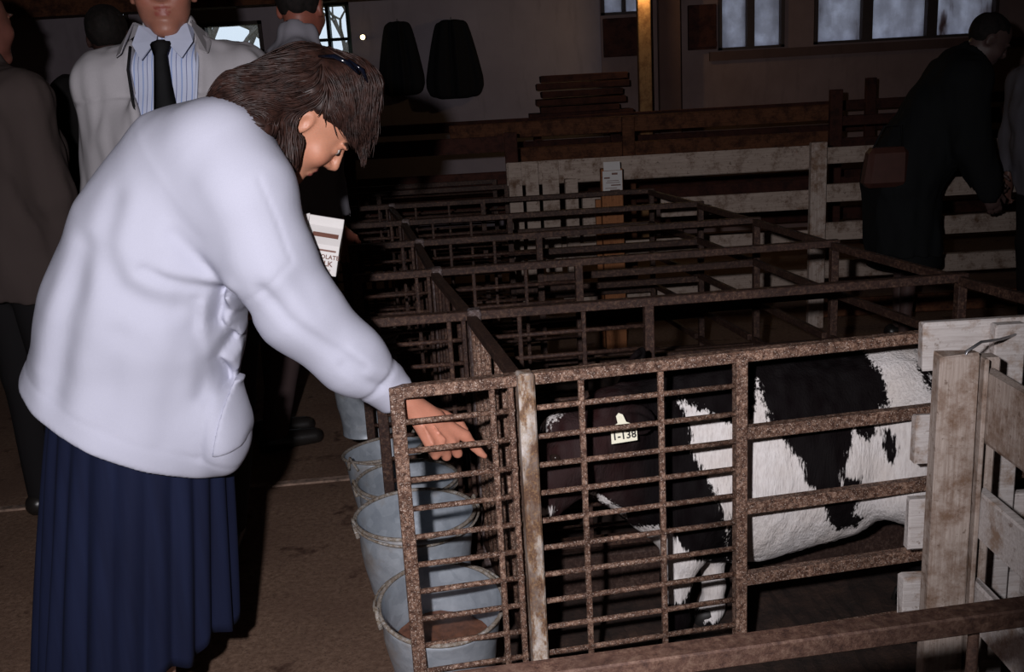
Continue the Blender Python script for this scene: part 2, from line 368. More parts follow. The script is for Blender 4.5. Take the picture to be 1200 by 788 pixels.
def sdf_mesh(name, fn, lo, hi, cell, colfn=None):
    lo = np.array(lo, np.float32); n = (np.ceil((np.array(hi)-lo)/cell)).astype(int)+1; B = 6
    nb = (n+B-1)//B; n = nb*B
    I = np.stack(np.meshgrid(*[np.arange(k) for k in nb], indexing='ij'), -1).reshape(-1, 3)
    cd = fn((lo+(I*B+(B-1)/2)*cell).astype(np.float32)); near = np.abs(cd) < B*cell*1.25
    vals = np.where(cd < 0, -1., 1.).astype(np.float32).reshape(nb)
    vals = np.repeat(np.repeat(np.repeat(vals, B, 0), B, 1), B, 2)
    off = np.stack(np.meshgrid(*[np.arange(B)]*3, indexing='ij'), -1).reshape(-1, 3)
    idx = (I[near][:, None]*B+off[None]).reshape(-1, 3)
    out = np.empty(len(idx), np.float32)
    for s in range(0, len(idx), 400000):
        out[s:s+400000] = fn((lo+idx[s:s+400000]*cell).astype(np.float32))
    vals[idx[:, 0], idx[:, 1], idx[:, 2]] = out
    vals[0] = vals[-1] = 1; vals[:, 0] = vals[:, -1] = 1; vals[:, :, 0] = vals[:, :, -1] = 1
    ins = vals < 0
    cnt = np.zeros(tuple(n-1), np.int8)
    for a in (0, 1):
        for b in (0, 1):
            for c in (0, 1): cnt += ins[a:n[0]-1+a, b:n[1]-1+b, c:n[2]-1+c]
    cells = np.argwhere((cnt > 0) & (cnt < 8)); vid = -np.ones(tuple(n-1), np.int32); vid[tuple(cells.T)] = np.arange(len(cells))
    acc = np.zeros((len(cells), 3), np.float32); num = np.zeros(len(cells), np.float32)
    for ax in range(3):
        o1, o2 = [k for k in range(3) if k != ax]
        for a in (0, 1):
            for b in (0, 1):
                p = cells.copy(); p[:, o1] += a; p[:, o2] += b; q = p.copy(); q[:, ax] += 1
                v0 = vals[tuple(p.T)]; v1 = vals[tuple(q.T)]; m = (v0 < 0) != (v1 < 0)
                t = np.where(m, v0/np.where(m, v0-v1, 1), 0); pt = p.astype(np.float32); pt[:, ax] += t
                acc += pt*m[:, None]; num += m
    V = lo+(acc/num[:, None])*cell
    quads = []
    for ax in range(3):
        o1, o2 = (ax+1) % 3, (ax+2) % 3
        s0 = [slice(1, n[k]-1) for k in range(3)]; s1 = list(s0); s0[ax] = slice(0, n[ax]-1); s1[ax] = slice(1, n[ax])
        a0 = ins[tuple(s0)]; a1 = ins[tuple(s1)]
        e = np.argwhere(a0 != a1); st = np.array([1, 1, 1]); st[ax] = 0; flip = a0[tuple(e.T)]; e = e+st
        def g(d1, d2):
            q = e.copy(); q[:, o1] -= d1; q[:, o2] -= d2; return vid[tuple(q.T)]
        Q = np.stack([g(1, 1), g(0, 1), g(0, 0), g(1, 0)], 1); Q[~flip] = Q[~flip][:, ::-1]; quads.append(Q)
    Q = np.concatenate(quads); Q = Q[(Q >= 0).all(1)]
    me = bpy.data.meshes.new(name); me.vertices.add(len(V)); me.vertices.foreach_set('co', V.astype(np.float32).ravel())
    me.loops.add(Q.size); me.loops.foreach_set('vertex_index', Q.ravel().astype(np.int32))
    me.polygons.add(len(Q)); me.polygons.foreach_set('loop_start', np.arange(0, Q.size, 4, dtype=np.int32))
    me.polygons.foreach_set('loop_total', np.full(len(Q), 4, np.int32)); me.update(calc_edges=True)
    me.polygons.foreach_set('use_smooth', np.ones(len(Q), bool)); me.validate()
    if colfn is not None:
        c = np.ones((len(V), 4), np.float32); c[:, :3] = colfn(V); at = me.color_attributes.new('Col', 'FLOAT_COLOR', 'POINT')
        at.data.foreach_set('color', c.ravel())
    return me
def const(c): return lambda V: np.tile(np.array(c, np.float32), (len(V), 1))
def unit(v): v = np.asarray(v, float); return v/np.linalg.norm(v)

# ================================================================== SETTING
struct('floor', (-5, -2.2, -.15), (6.2, 9.1, 0), M['floor'])
struct('ceiling', (-5, -2.2, 2.5), (6.2, 9.1, 2.6), M['ceiling'])
struct('wall_left', (-5.1, -2.2, 0), (-5, 9.1, 2.5), M['wall_dark'])
struct('wall_right', (6.2, -2.2, 0), (6.3, 9.1, 2.5), M['wall_dark'])
struct('wall_front', (-5, -2.3, 0), (6.2, -2.2, 2.5), M['wall_dark'])
# back wall around the window openings; x0,x1,z0,z1
OPEN = [(-3.4, -3.13, 2.03, 2.3), (-2.95, -2.0, 1.79, 2.05), (-1.62, -1.24, 1.55, 2.165), (.92, 1.32, 1.93, 2.3), (1.93, 2.5, 1.585, 2.3), (2.76, 4.35, 1.59, 2.3)]
wb = MB(); xs = -5
for x0, x1, z0, z1 in OPEN[:3]:
    wb.box((xs, 9, 0), (x0, 9.12, 2.5)); wb.box((x0, 9, 0), (x1, 9.12, z0)); wb.box((x0, 9, z1), (x1, 9.12, 2.5)); xs = x1
wb.box((xs, 9, 0), (.915, 9.12, 2.5))
o = obj('wall_back', wb.mesh('wall_back'), M['plaster']); o['kind'] = 'structure'
wb = MB(); xs = .915
for x0, x1, z0, z1 in OPEN[3:]:
    wb.box((xs, 8.98, 0), (x0, 9.12, 2.5)); wb.box((x0, 8.98, 0), (x1, 9.12, z0)); wb.box((x0, 8.98, z1), (x1, 9.12, 2.5)); xs = x1
wb.box((xs, 8.98, 0), (6.2, 9.12, 2.5))
o = obj('wall_back_right', wb.mesh('wall_back_right'), M['wall_brown']); o['kind'] = 'structure'
def window(n, i, mull, horiz, pane_m, frame_m, yb=9.0):
    x0, x1, z0, z1 = OPEN[i]; f = .03; fr = MB()
    fr.box((x0, yb-.03, z0), (x0+f, yb+.1, z1)).box((x1-f, yb-.03, z0), (x1, yb+.1, z1)).box((x0, yb-.03, z0), (x1, yb+.1, z0+f*.7)).box((x0, yb-.03, z1-f), (x1, yb+.1, z1))
    root = obj('window_%d' % n, fr.mesh('window_frame'), frame_m); root['kind'] = 'structure'
    for x, wd in mull: box('mullion', (x-wd, yb-.02, z0+.02), (x+wd, yb+.08, z1-.02), frame_m, root)
    for z in horiz: box('glazing_bar', (x0+f, yb, z-.012), (x1-f, yb+.06, z+.012), frame_m, root)
    edges = [x0+.03]+[m[0] for m in mull]+[x1-.03]
    for a, b in zip(edges[:-1], edges[1:]): box('pane', (a, yb+.045, z0+.01), (b, yb+.05, z1-.02), pane_m, root)
window(1, 0, [], [], M['glass'], M['frame_dark'])
window(2, 1, [(-2.5, .012)], [], M['glass'], M['frame_dark'])
window(3, 2, [(-1.43, .014)], [1.86], M['glass'], M['frame_green'])
window(4, 3, [(1.12, .015)], [], M['film'], M['frame_dark'], 8.98)
window(5, 4, [(2.21, .032)], [], M['film'], M['frame_dark'], 8.98)
window(6, 5, [(3.22, .045), (3.78, .045)], [], M['film'], M['frame_dark'], 8.98)
struct('trim_1', (1.85, 8.93, 1.5), (4.45, 8.98, 1.575), M['wall_dark'])
struct('trim_2', (-5, 8.4, 2.13), (6.2, 8.6, 2.5), M['brown_wood'])
# outside the windows
o = box('ground_outside', (-12, 9.2, -.3), (12, 30, -.2), M['grass']); o['kind'] = 'structure'
def tree(x, y, label, seed):
    r = random.Random(seed); mb = MB()
    def grow(p, d, L, rad, dep):
        q = p+d*L; mb.tube([p, p+d*L*.5+A(*[r.uniform(-.04, .04)*L for _ in range(3)]), q], [rad, rad*.85, rad*.65], 5, cap=False)
        if dep == 0: return
        for _ in range(3 if dep > 1 else 4):
            nd = unit(d+np.array([r.uniform(-.8, .8), r.uniform(-.8, .8), r.uniform(-.2, .6)])); grow(q, nd, L*r.uniform(.6, .85), rad*.6, dep-1)
    grow(A(x, y, -.3), A(.03, 0, 1), 1.3, .13, 5)
    meta(obj('bare_tree', mb.mesh('bare_tree'), M['bark']), label, 'tree')
tree(-3.9, 14, 'bare tree outside, seen through the low wide window left of the standing men', 3)
tree(-2.6, 15.5, 'bare tree outside, seen through the green framed window', 5)

# ------------------------------------------------------------------ far clutter
t = thing('wooden_post', 'varnished wooden post catching lamplight, in front of the back wall', 'post', (1.165, 8.13, 0))
box('shaft', (-.05, -.05, 0), (.05, .05, 2.5), M['post_brown'], t, .006)
t = thing('wooden_post', 'broad dull brown post just right of the lit post', 'post', (1.44, 8.6, 0))
box('shaft', (-.09, -.05, 0), (.09, .05, 2.5), M['wall_dark'], t, .006)
t = thing('bulb', 'small glowing bulb beside the green framed window', 'lamp', (-1.13, 8.9, 1.86))
obj('globe', MB().ball((0, 0, 0), .02).mesh('globe', True), M['bulb'], t); box('socket', (-.02, 0, -.015), (.02, .1, .015), M['frame_dark'], t)
t = thing('ceiling_bulb', 'warm bulb hanging from the beam near the lit post', 'lamp', (1.165, 7.86, 2.26))
obj('globe', MB().ball((0, 0, .02), .035).mesh('globe', True), M['bulb'], t); obj('cord', MB().tube([(0, 0, .05), (0, 0, .24)], .006).mesh('cord'), M['frame_dark'], t)
for (x0, x1, z0, z1, lab) in ((.93, 1.24, 1.58, 1.9, 'dark square board hung under the curtained window, left of the lit post'), (1.66, 1.9, 1.6, 1.97, 'dark upright board on the wall between post and milky windows')):
    t = thing('wall_board', lab, 'board', ((x0+x1)/2, 8.9, z0)); hw = (x1-x0)/2
    box('panel', (-hw, 0, 0), (hw, .05, z1-z0), M['dark_wood'], t, .004); box('cleat', (-hw, -.015, .02), (hw, 0, .06), M['dark_wood'], t)
def coat(x, z1, h, w0, w1, label, seed, step=0):
    r = random.Random(seed); root = thing('coat', label, 'coat', (x, 8.93, z1), 0, None)
    ph = [r.uniform(0, 6) for _ in range(4)]
    def fn(P):
        z = P[:, 2]; t_ = np.clip(-z/h, 0, 1); hw = w0+(w1-w0)*np.minimum(1, t_*1.35)**.75
        hw = hw*np.where(t_ > .85, 1-(t_-.85)*1.1, 1)
        th = P[:, 0]/np.maximum(hw, .01); dp = .075+.018*np.sin(9*th+ph[0])+.01*np.sin(17*th+ph[1])
        d2 = (np.sqrt(th**2+(P[:, 1]/dp)**2)-1)*np.minimum(dp, hw)
        return smax(d2, np.maximum(z-.0, -h-z)+.0, .05)
    me = sdf_mesh('cloth', fn, (-w1-.1, -.15, -h-.05), (w1+.1, .15, .05), .014, const((.012, .012, .013)))
    c = obj('cloth', me, M['cloth'], root)
    obj('hook', MB().tube([(0, .07, .0), (0, -.0, .015), (0, -.03, .0)], .006).mesh('hook'), M['steel_wire'], root)
coat(-.83, 1.975, .62, .10, .20, 'black coat hanging on the back wall, narrower one on the left', 1)
coat(-.37, 1.965, .66, .12, .25, 'black coat hanging on the back wall, wider one on the right', 2)
t = thing('bench', 'dark bench carrying the stack of boards at the back wall', 'bench', (.66, 8.33, 0))
box('top', (-.42, -.14, 1.11), (.42, .14, 1.16), M['dark_wood'], t, .004)
for x_ in (-.36, .36): box('leg', (x_-.03, -.12, 0), (x_+.03, .12, 1.11), M['dark_wood'], t, .004)
t = thing('board_stack', 'dark stack of boards lying near the foot of the back wall', 'stack', (.65, 8.3, 1.16))
for k in range(5):
    wd = .3+.05*random.random()
    box('board', (-wd, -.12, k*.06), (wd+.02*k, .12, k*.06+.05), M['dark_wood'], t, .004, .004)
    
def rail_fence(name, label, x0, x1, Y, rails, posts, mat, pm=None, cat='fence', slope=0, th=.03):
    root = thing(name, label, cat, (x0, Y, 0), slope)
    for (z0, z1, a, b, m) in rails:
        me = MB().box((a-x0, -th/2, z0), (b-x0, th/2, z1)).mesh('rail', bevel=.004, jit=.003)
        obj('rail', me, m or mat, root)
    for (px, wd, zt, m) in posts:
        obj('post', MB().box((px-x0-wd/2, -th/2-.05, 0), (px-x0+wd/2, -th/2-.004, zt)).mesh('post', bevel=.004), m or pm or mat, root)
    return root
# a table-like ledge under the coats and the brown pens in front of the back wall
rail_fence('wooden_rail_fence', 'dark red rail fence along the foot of the back wall', -1.3, 4.6, 8.0, [(1.06, 1.14, -1.3, 4.6, None), (.9, .96, -1.3, 4.6, None), (.5, .6, -1.3, 4.6, None), (.2, .3, -1.3, 4.6, None)], [(-1.2, .08, 1.16, None), (.9, .08, 1.12, None), (2.9, .08, 1.3, None)], M['dark_wood'])
rail_fence('wooden_rail_fence', 'brown wooden rail fence behind the white board fence', -.35, 4.2, 7.0,
           [(1.045, 1.15, -.35, 2.3, None), (.88, .975, .05, 2.3, None), (1.0, 1.07, 2.3, 4.2, M['dark_wood']), (.85, .92, 2.3, 4.2, M['dark_wood']), (.55, .65, -.35, 4.2, M['dark_wood']), (.2, .3, -.35, 4.2, M['dark_wood'])],
           [(.875, .085, 1.15, None), (2.3, .085, 1.25, M['dark_wood'])], M['brown_wood'])
rail_fence('wooden_rail_fence', 'low dark brown hurdle left of the white board fence, under the coats', -1.0, .1, 6.3,
           [(1.0, 1.1, -1.0, .1, None), (.8, .88, -1.0, .1, None), (.62, .7, -1.0, .1, None), (.4, .5, -1.0, .1, None)], [(-.95, .08, 1.12, None), (.06, .08, 1.12, None)], M['dark_wood'])
# white board fence
B0 = .02
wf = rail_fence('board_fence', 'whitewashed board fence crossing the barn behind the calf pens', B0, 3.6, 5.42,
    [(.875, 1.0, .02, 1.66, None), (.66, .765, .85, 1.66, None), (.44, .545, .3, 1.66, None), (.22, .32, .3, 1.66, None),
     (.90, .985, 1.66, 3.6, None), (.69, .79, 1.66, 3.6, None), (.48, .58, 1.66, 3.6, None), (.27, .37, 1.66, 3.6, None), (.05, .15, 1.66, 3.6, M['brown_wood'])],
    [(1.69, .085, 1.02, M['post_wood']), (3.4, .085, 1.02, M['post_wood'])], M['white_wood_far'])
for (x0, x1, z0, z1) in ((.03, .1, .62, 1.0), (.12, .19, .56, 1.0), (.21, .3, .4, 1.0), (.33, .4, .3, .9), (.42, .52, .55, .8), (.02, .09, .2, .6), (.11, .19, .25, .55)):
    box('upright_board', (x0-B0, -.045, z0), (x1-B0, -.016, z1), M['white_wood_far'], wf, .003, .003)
t = thing('wooden_post', 'bare orange-brown square post with a white card on top', 'post', (.56, 5.2, 0))
box('shaft', (-.055, -.04, 0), (.055, .04, .96), M['orange_wood'], t, .004); box('batten', (-.085, .0, 0), (-.058, .04, .8), M['orange_wood'], t)
t = thing('record_card', 'white printed card pinned at the top of the orange-brown post', 'card', (.563, 5.155, .905))
card = MB().box((-.052, -.002, -.07), (.048, .002, .045)).mesh('card', jit=.001); obj('card', card, M['paper'], t)
obj('top_flap', MB().box((-.045, -.002, 0), (.04, .002, .045), Matrix.Rotation(math.radians(-18), 3, 'X'), (0, 0, .047)).mesh('top_flap'), M['paper'], t)
mk = MB()
for (x, z, w_, h_) in ((.01, .03, .03, .01), (-.03, .01, .03, .008), (.0, -.005, .06, .003), (0, -.015, .07, .003), (.015, -.028, .05, .006), (-.01, -.043, .06, .003), (.01, -.053, .05, .004)):
    mk.box((x-w_/2, -.004, z-h_/2), (x+w_/2, -.0022, z+h_/2))
obj('printing', mk.mesh('printing'), M['brown_ink'], t)
struct('trim_3', (-4.9, 3.46, 0), (-.35, 3.495, .008), plain('floor_joint', (.25, .17, .13), .9, var=.6, scale=30))
bpy.data.objects['trim_3'].rotation_euler = (0, 0, math.radians(5.2)); bpy.data.objects['trim_3'].location = (.28, .12, 0)

# ================================================================== STEEL CALF PENS
PEN_L = 1.62; TOP = .85
ZR = [.773-.0625*i for i in range(10)]
def share(name, mb, **k): return mb.mesh(name, **k)
def r_(z): return z
bars = {}
bars['top'] = share('top_rail', MB().box((0, -.014, TOP-.024), (PEN_L, .014, TOP)), bevel=.002)
bars['end'] = share('end_upright', MB().box((0, -.014, .15), (.028, .014, TOP-.02)), bevel=.002)
bars['bottom'] = share('bottom_rail', MB().box((.24, -.014, .15), (PEN_L, .014, .175)), bevel=.002)
bars['bottom_s'] = share('bottom_rail', MB().box((0, -.012, .15), (.25, .012, .17)), bevel=.002)
bars['rod_s'] = share('rod', MB().tube([(.02, 0, 0), (.25, 0, 0)], .0062, 8), smooth=True)
bars['rod_m'] = share('rod', MB().tube([(.26, 0, 0), (.725, 0, 0)], .0062, 8), smooth=True)
bars['vrod'] = share('upright_rod', MB().box((-.006, -.006, .15), (.006, .006, TOP-.02)), bevel=.002)
bars['frame'] = share('frame_upright', MB().box((-.0125, -.014, .15), (.0125, .014, TOP-.02)), bevel=.002)
bars['rail'] = share('rail', MB().box((.745, -.012, -.014), (PEN_L-.01, .012, .014)), bevel=.002)
pm = MB().box((-.017, -.02, 0), (.017, .02, TOP+.006)); bars['post'] = share('post', pm, bevel=.004)
for k_, m_ in bars.items(): m_.materials.append(M['post_paint'] if k_ == 'post' else M['rust'])
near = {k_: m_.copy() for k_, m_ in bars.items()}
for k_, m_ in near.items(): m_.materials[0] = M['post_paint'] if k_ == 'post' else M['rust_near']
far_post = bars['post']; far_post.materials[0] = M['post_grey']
def pen_panel(loc, ang, label, B, detail=True, post=True):
    root = thing('pen_divider', label, 'pen divider', loc, ang, 'steel dividers between the calf pens')
    def part(n, key, x=0, z=0):
        o = bpy.data.objects.new(n, B[key]); o.location = (x, 0, z); o.parent = root; link(o); return o
    part('top_rail', 'top'); part('end_upright', 'end'); part('bottom_rail', 'bottom'); part('bottom_rail', 'bottom_s')
    for i, z in enumerate(ZR): part('rod', 'rod_s', 0, z+random.uniform(-.001, .001)); part('rod', 'rod_m', 0, z)
    part('upright_rod', 'vrod', .205); part('upright_rod', 'vrod', .243); part('upright_rod', 'vrod', .39); part('upright_rod', 'vrod', .56)
    for z in (.666, .493, .322): part('rail', 'rail', 0, z)
    part('frame_upright', 'frame', .735); part('frame_upright', 'frame', PEN_L-.015)
    if post: p_ = part('post', 'post', .272); p_.location.y = -.012
    return root
PL = [((-.2495, 1.884, 0), math.radians(9.6)), ((-.367, 2.506, 0), math.radians(5.2)), ((-.502, 3.150, 0), math.radians(5.2)), ((-.607, 3.795, 0), math.radians(4.6)),
      ((-.715, 4.42, 0), math.radians(3.4)), ((-.845, 5.08, 0), math.radians(2.5))]
labs = ['nearest full steel divider with speckled rusty rods, the hand reaches behind its left end', 'second rusty steel divider, directly behind the calf',
        'third rusty steel divider back, two behind the calf', 'fourth rusty steel divider back, well behind the calf pen', 'fifth rusty steel divider back, dim',
        'sixth and last full length rusty steel divider, before the white board fence']
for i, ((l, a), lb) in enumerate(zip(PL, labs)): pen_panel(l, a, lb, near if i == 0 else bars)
# short far dividers on the left only
def short_panel(loc, L, label):
    root = thing('pen_divider', label, 'pen divider', loc, math.radians(2), 'steel dividers between the calf pens')
    def p(n, mb): obj(n, mb.mesh(n), M['rust'], root)
    p('top_rail', MB().box((0, -.014, TOP-.024), (L, .014, TOP)))
    for x in (.014, .25, L-.014): p('upright', MB().box((x-.012, -.012, .0), (x+.012, .012, TOP-.02)))
    for z in ZR[::1]: p('rod', MB().tube([(0, 0, z), (L, 0, z)], .0062, 6))
short_panel((-.97, 5.75, 0), 1.0, 'short dim divider far back, right of the dark aisle')
short_panel((-1.09, 6.1, 0), 1.05, 'farthest dim steel divider in front of the brown hurdle')
# nearest panel, crossing the lower right corner
t = thing('pen_divider', 'nearest brown top rail and uprights crossing the lower right corner', 'pen divider', (.02, .888, 0), math.radians(7.6), 'steel dividers between the calf pens')
MR = rust('brown_rail_rust', (.03, .014, .01), (.08, .04, .027), (.14, .085, .06), (.26, .19, .15), .58)
obj('top_rail', MB().box((-.1, -.014, TOP-.022), (1.5, .014, TOP)).mesh('top_rail', bevel=.002), MR, t)
for x in (.46, .79, 1.1): obj('upright_rod', MB().tube([(x, 0, .2), (x, 0, TOP-.02)], .006, 8).mesh('upright_rod', True), MR, t)
obj('rail', MB().box((-.1, -.012, .66), (1.5, .012, .68)).mesh('rail'), MR, t); obj('rail', MB().box((-.1, -.012, .2), (1.5, .012, .23)).mesh('rail'), MR, t)
# front fences (aisle side) and back fences of the pens
def pt_on(i, s): (l, a) = PL[i]; return Vector((l[0]+math.cos(a)*s, l[1]+math.sin(a)*s, 0))
fr_lab = ['front gate of the calf\'s pen, behind the two nearest buckets', 'front gate of the second pen back', 'front gate of the third pen back', 'front gate of the fourth pen back', 'front gate of the fifth pen back']
for i in range(5):
    a = pt_on(i, .262); b = pt_on(i+1, .262); d = b-a; L = d.length; ang = math.atan2(d.y, d.x)
    root = thing('pen_gate', fr_lab[i], 'gate', a, ang, 'front gates of the calf pens')
    obj('top_rail', MB().box((.025, -.013, TOP-.03), (L-.025, .013, TOP-.008)).mesh('top_rail', bevel=.002), M['rust'], root)
    obj('bottom_rail', MB().box((.03, -.01, .2), (L-.03, .01, .225)).mesh('bottom_rail'), M['rust'], root)
    n = 8
    for k in range(n+1):
        if k in (4,): continue
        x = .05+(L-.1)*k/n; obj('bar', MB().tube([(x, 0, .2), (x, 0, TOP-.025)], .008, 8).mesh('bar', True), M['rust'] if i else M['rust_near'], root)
    a = pt_on(i, PEN_L-.03); b = pt_on(i+1, PEN_L-.03); d = b-a; L = d.length; ang = math.atan2(d.y, d.x)
    root = thing('pen_rear_rail', fr_lab[i].replace('front gate', 'rear rails').replace(', behind the two nearest buckets', ', beyond its rump'), 'gate', a, ang, 'rear rails of the calf pens')
    for z in (TOP-.03, .66, .5, .34, .2): obj('rail', MB().box((.02, -.01, z), (L-.02, .01, z+.025)).mesh('rail', bevel=.002), M['rust'], root)
# bedding and curbs
lit = MB(); N = 60
vs = []
c0 = pt_on(0, .27); c1 = pt_on(0, 1.62); c2 = pt_on(5, 1.62); c3 = pt_on(5, .27); c0 = c0+Vector((.14, -.8, 0)); c1 = c1+Vector((.14, -.9, 0))
for i in range(N+1):
    for j in range(N+1):
        u, v = i/N, j/N; p = (c0*(1-u)+c1*u)*(1-v)+(c3*(1-u)+c2*u)*v
        e = min(u, 1-u, v, 1-v)*12
        vs.append((p.x, p.y, .004+min(1, e)*(.012+.012*random.random())))
me = bpy.data.meshes.new('bedding'); me.from_pydata(vs, [], [(i*(N+1)+j, (i+1)*(N+1)+j, (i+1)*(N+1)+j+1, i*(N+1)+j+1) for i in range(N) for j in range(N)])
meta(obj('bedding', me, M['litter']), 'dark trampled bedding and dung covering the floor of the pens', 'bedding', kind='stuff')
for i in range(1, 4):
    (l, a) = PL[i]; t = thing('concrete_curb', ['low splashed curb under the divider behind the calf', 'low splashed curb under the third divider', 'low splashed curb under the fourth divider'][i-1], 'curb', l, a, 'curbs under the dividers')
    obj('curb', MB().box((.3, -.03, 0), (1.6, .05, .14)).mesh('curb', bevel=.01, jit=.004), M['curb'], t)

# ------------------------------------------------------------------ whitewashed wooden gate on the right
t = thing('wooden_gate', 'weathered whitewashed board gate at the right edge, in front of the calf\'s rump', 'gate', (.76, 1.7, 0))
o = obj('post', MB().box((.0, 0, .0), (.075, .035, .905)).mesh('post', bevel=.004, jit=.002), M['post_wood'], t)
obj('post_cap', MB().box((.055, .037, .0), (.13, .075, .885)).mesh('post_cap', bevel=.004), M['post_wood'], t)
o = obj('corner_strip', MB().box((.079, -.004, .0), (.088, .028, .895)).mesh('corner_strip', bevel=.002), M['post_wood'], t)
for z0, z1 in ((.735, .868), (.545, .635), (.36, .45), (.12, .21)):
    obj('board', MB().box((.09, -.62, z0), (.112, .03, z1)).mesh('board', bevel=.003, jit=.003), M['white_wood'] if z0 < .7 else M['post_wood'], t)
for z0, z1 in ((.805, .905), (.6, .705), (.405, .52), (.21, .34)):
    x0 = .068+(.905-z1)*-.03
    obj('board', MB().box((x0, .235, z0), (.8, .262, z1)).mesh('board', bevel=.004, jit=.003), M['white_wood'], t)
for x0, x1 in ((.2, .262), (.3, .37), (.42, .48)):
    obj('upright_board', MB().box((x0, .205, .1), (x1, .233, .9)).mesh('upright_board', bevel=.003), M['white_wood'], t)
p0 = W(1133, 412, 1.7); pts = [p0+A(0, .01, -.02), p0, W(1150, 401, 1.76), W(1172, 398, 1.84), W(1185, 394, 1.9), W(1200, 388, 1.92)]
meta(obj('fencing_wire', MB().tube(pts, .0028, 6).mesh('wire', True), M['steel_wire']), 'loose twist of grey wire lying on the wooden gate post', 'wire')

# ------------------------------------------------------------------ buckets
def bucket(c, R, Hh, label, feed=None, tilt=0, handle_up=False, rz=0, squash=1, back=-1):
    root = thing('bucket', label, 'bucket', (c[0], c[1], c[2]-Hh), rz, 'galvanised feed buckets in the aisle'); root.rotation_euler = (tilt, 0, rz)
    rb = R*.76; th = .003
    prof = [(.001, .012), (rb-.01, .012), (rb, 0), (rb+.002, 0)]
    for k in range(15):
        u = k/14; r = rb+(R-rb)*u; r += .003*math.exp(-((u-.68)/.03)**2)+.003*math.exp(-((u-.75)/.03)**2)+.002*math.exp(-((u-.3)/.03)**2); prof.append((r, .002+(Hh-.006)*u))
    inner = [(R-th, Hh-.006)]
    for k in range(14, -1, -1):
        u = k/14; r = rb+(R-rb)*u-th+.003*math.exp(-((u-.68)/.03)**2)+.003*math.exp(-((u-.75)/.03)**2); inner.append((r, .004+(Hh-.012)*u))
    inner.append((.001, .014))
    me = MB().lathe(prof+inner, 56).mesh('body', True)
    for v in me.vertices: v.co.y *= squash; v.co.x += .003*math.sin(v.co.z*30+v.co.y*20)
    obj('body', me, M['galv'], root)
    rim = MB().tube([(R*math.cos(a), R*squash*math.sin(a), Hh-.004) for a in np.linspace(0, 2*math.pi, 57)], .0052, 8, cap=False).mesh('rim', True)
    obj('rim', rim, M['rim'], root)
    for s in (-1, 1):
        ear = MB().tube([(s*(R+.001), -.022, Hh-.03), (s*(R+.005), -.012, Hh-.008), (s*(R+.006), 0, Hh+.012), (s*(R+.005), .012, Hh-.008), (s*(R+.001), .022, Hh-.03)], .006, 8, flat=.6).mesh('handle_lug', True)
        obj('handle_lug', ear, M['rim'], root)
    pts = []
    for k in range(25):
        a = math.pi*k/24; x = (R+.01)*math.cos(a); s = math.sin(a)
        pts.append((x, (.02*s if handle_up else back*(R+.014)*s*squash), Hh+.004+(R*.95*s if handle_up else -.022*s)))
    obj('handle', MB().tube(pts, .0034, 6).mesh('handle', True), M['rim'], root)
    if feed:
        u = feed; r = rb+(R-rb)*u-.006
        mb = MB(); mb.lathe([(.001, Hh*u+.01), (r*.5, Hh*u+.006), (r, Hh*u)], 40); fm = mb.mesh('feed', True)
        for v in fm.vertices: v.co.y *= squash; v.co.z += random.uniform(-.003, .003)
        f = obj('feed', fm, M['feed'], root); f['kind'] = 'stuff'
    return root
bucket((-.205, 2.075, .305), .140, .26, 'nearest galvanised bucket, lowest in the picture, feed in the bottom', feed=.5, rz=.25, back=1, tilt=.2)
bucket((-.268, 2.315, .39), .150, .27, 'galvanised bucket second from the front, largest rim, hung on the gate', rz=.35)
bucket((-.325, 2.68, .335), .145, .27, 'galvanised bucket third from the front, half hidden behind the second', rz=.2)
bucket((-.41, 2.98, .315), .135, .26, 'battered galvanised bucket fourth from the front, handle over its rim', rz=.9, tilt=-.1, squash=.9)
bucket((-.535, 3.42, .585), .125, .36, 'tall narrow galvanised bucket farthest back, under the sleeve', rz=.5, squash=.95)

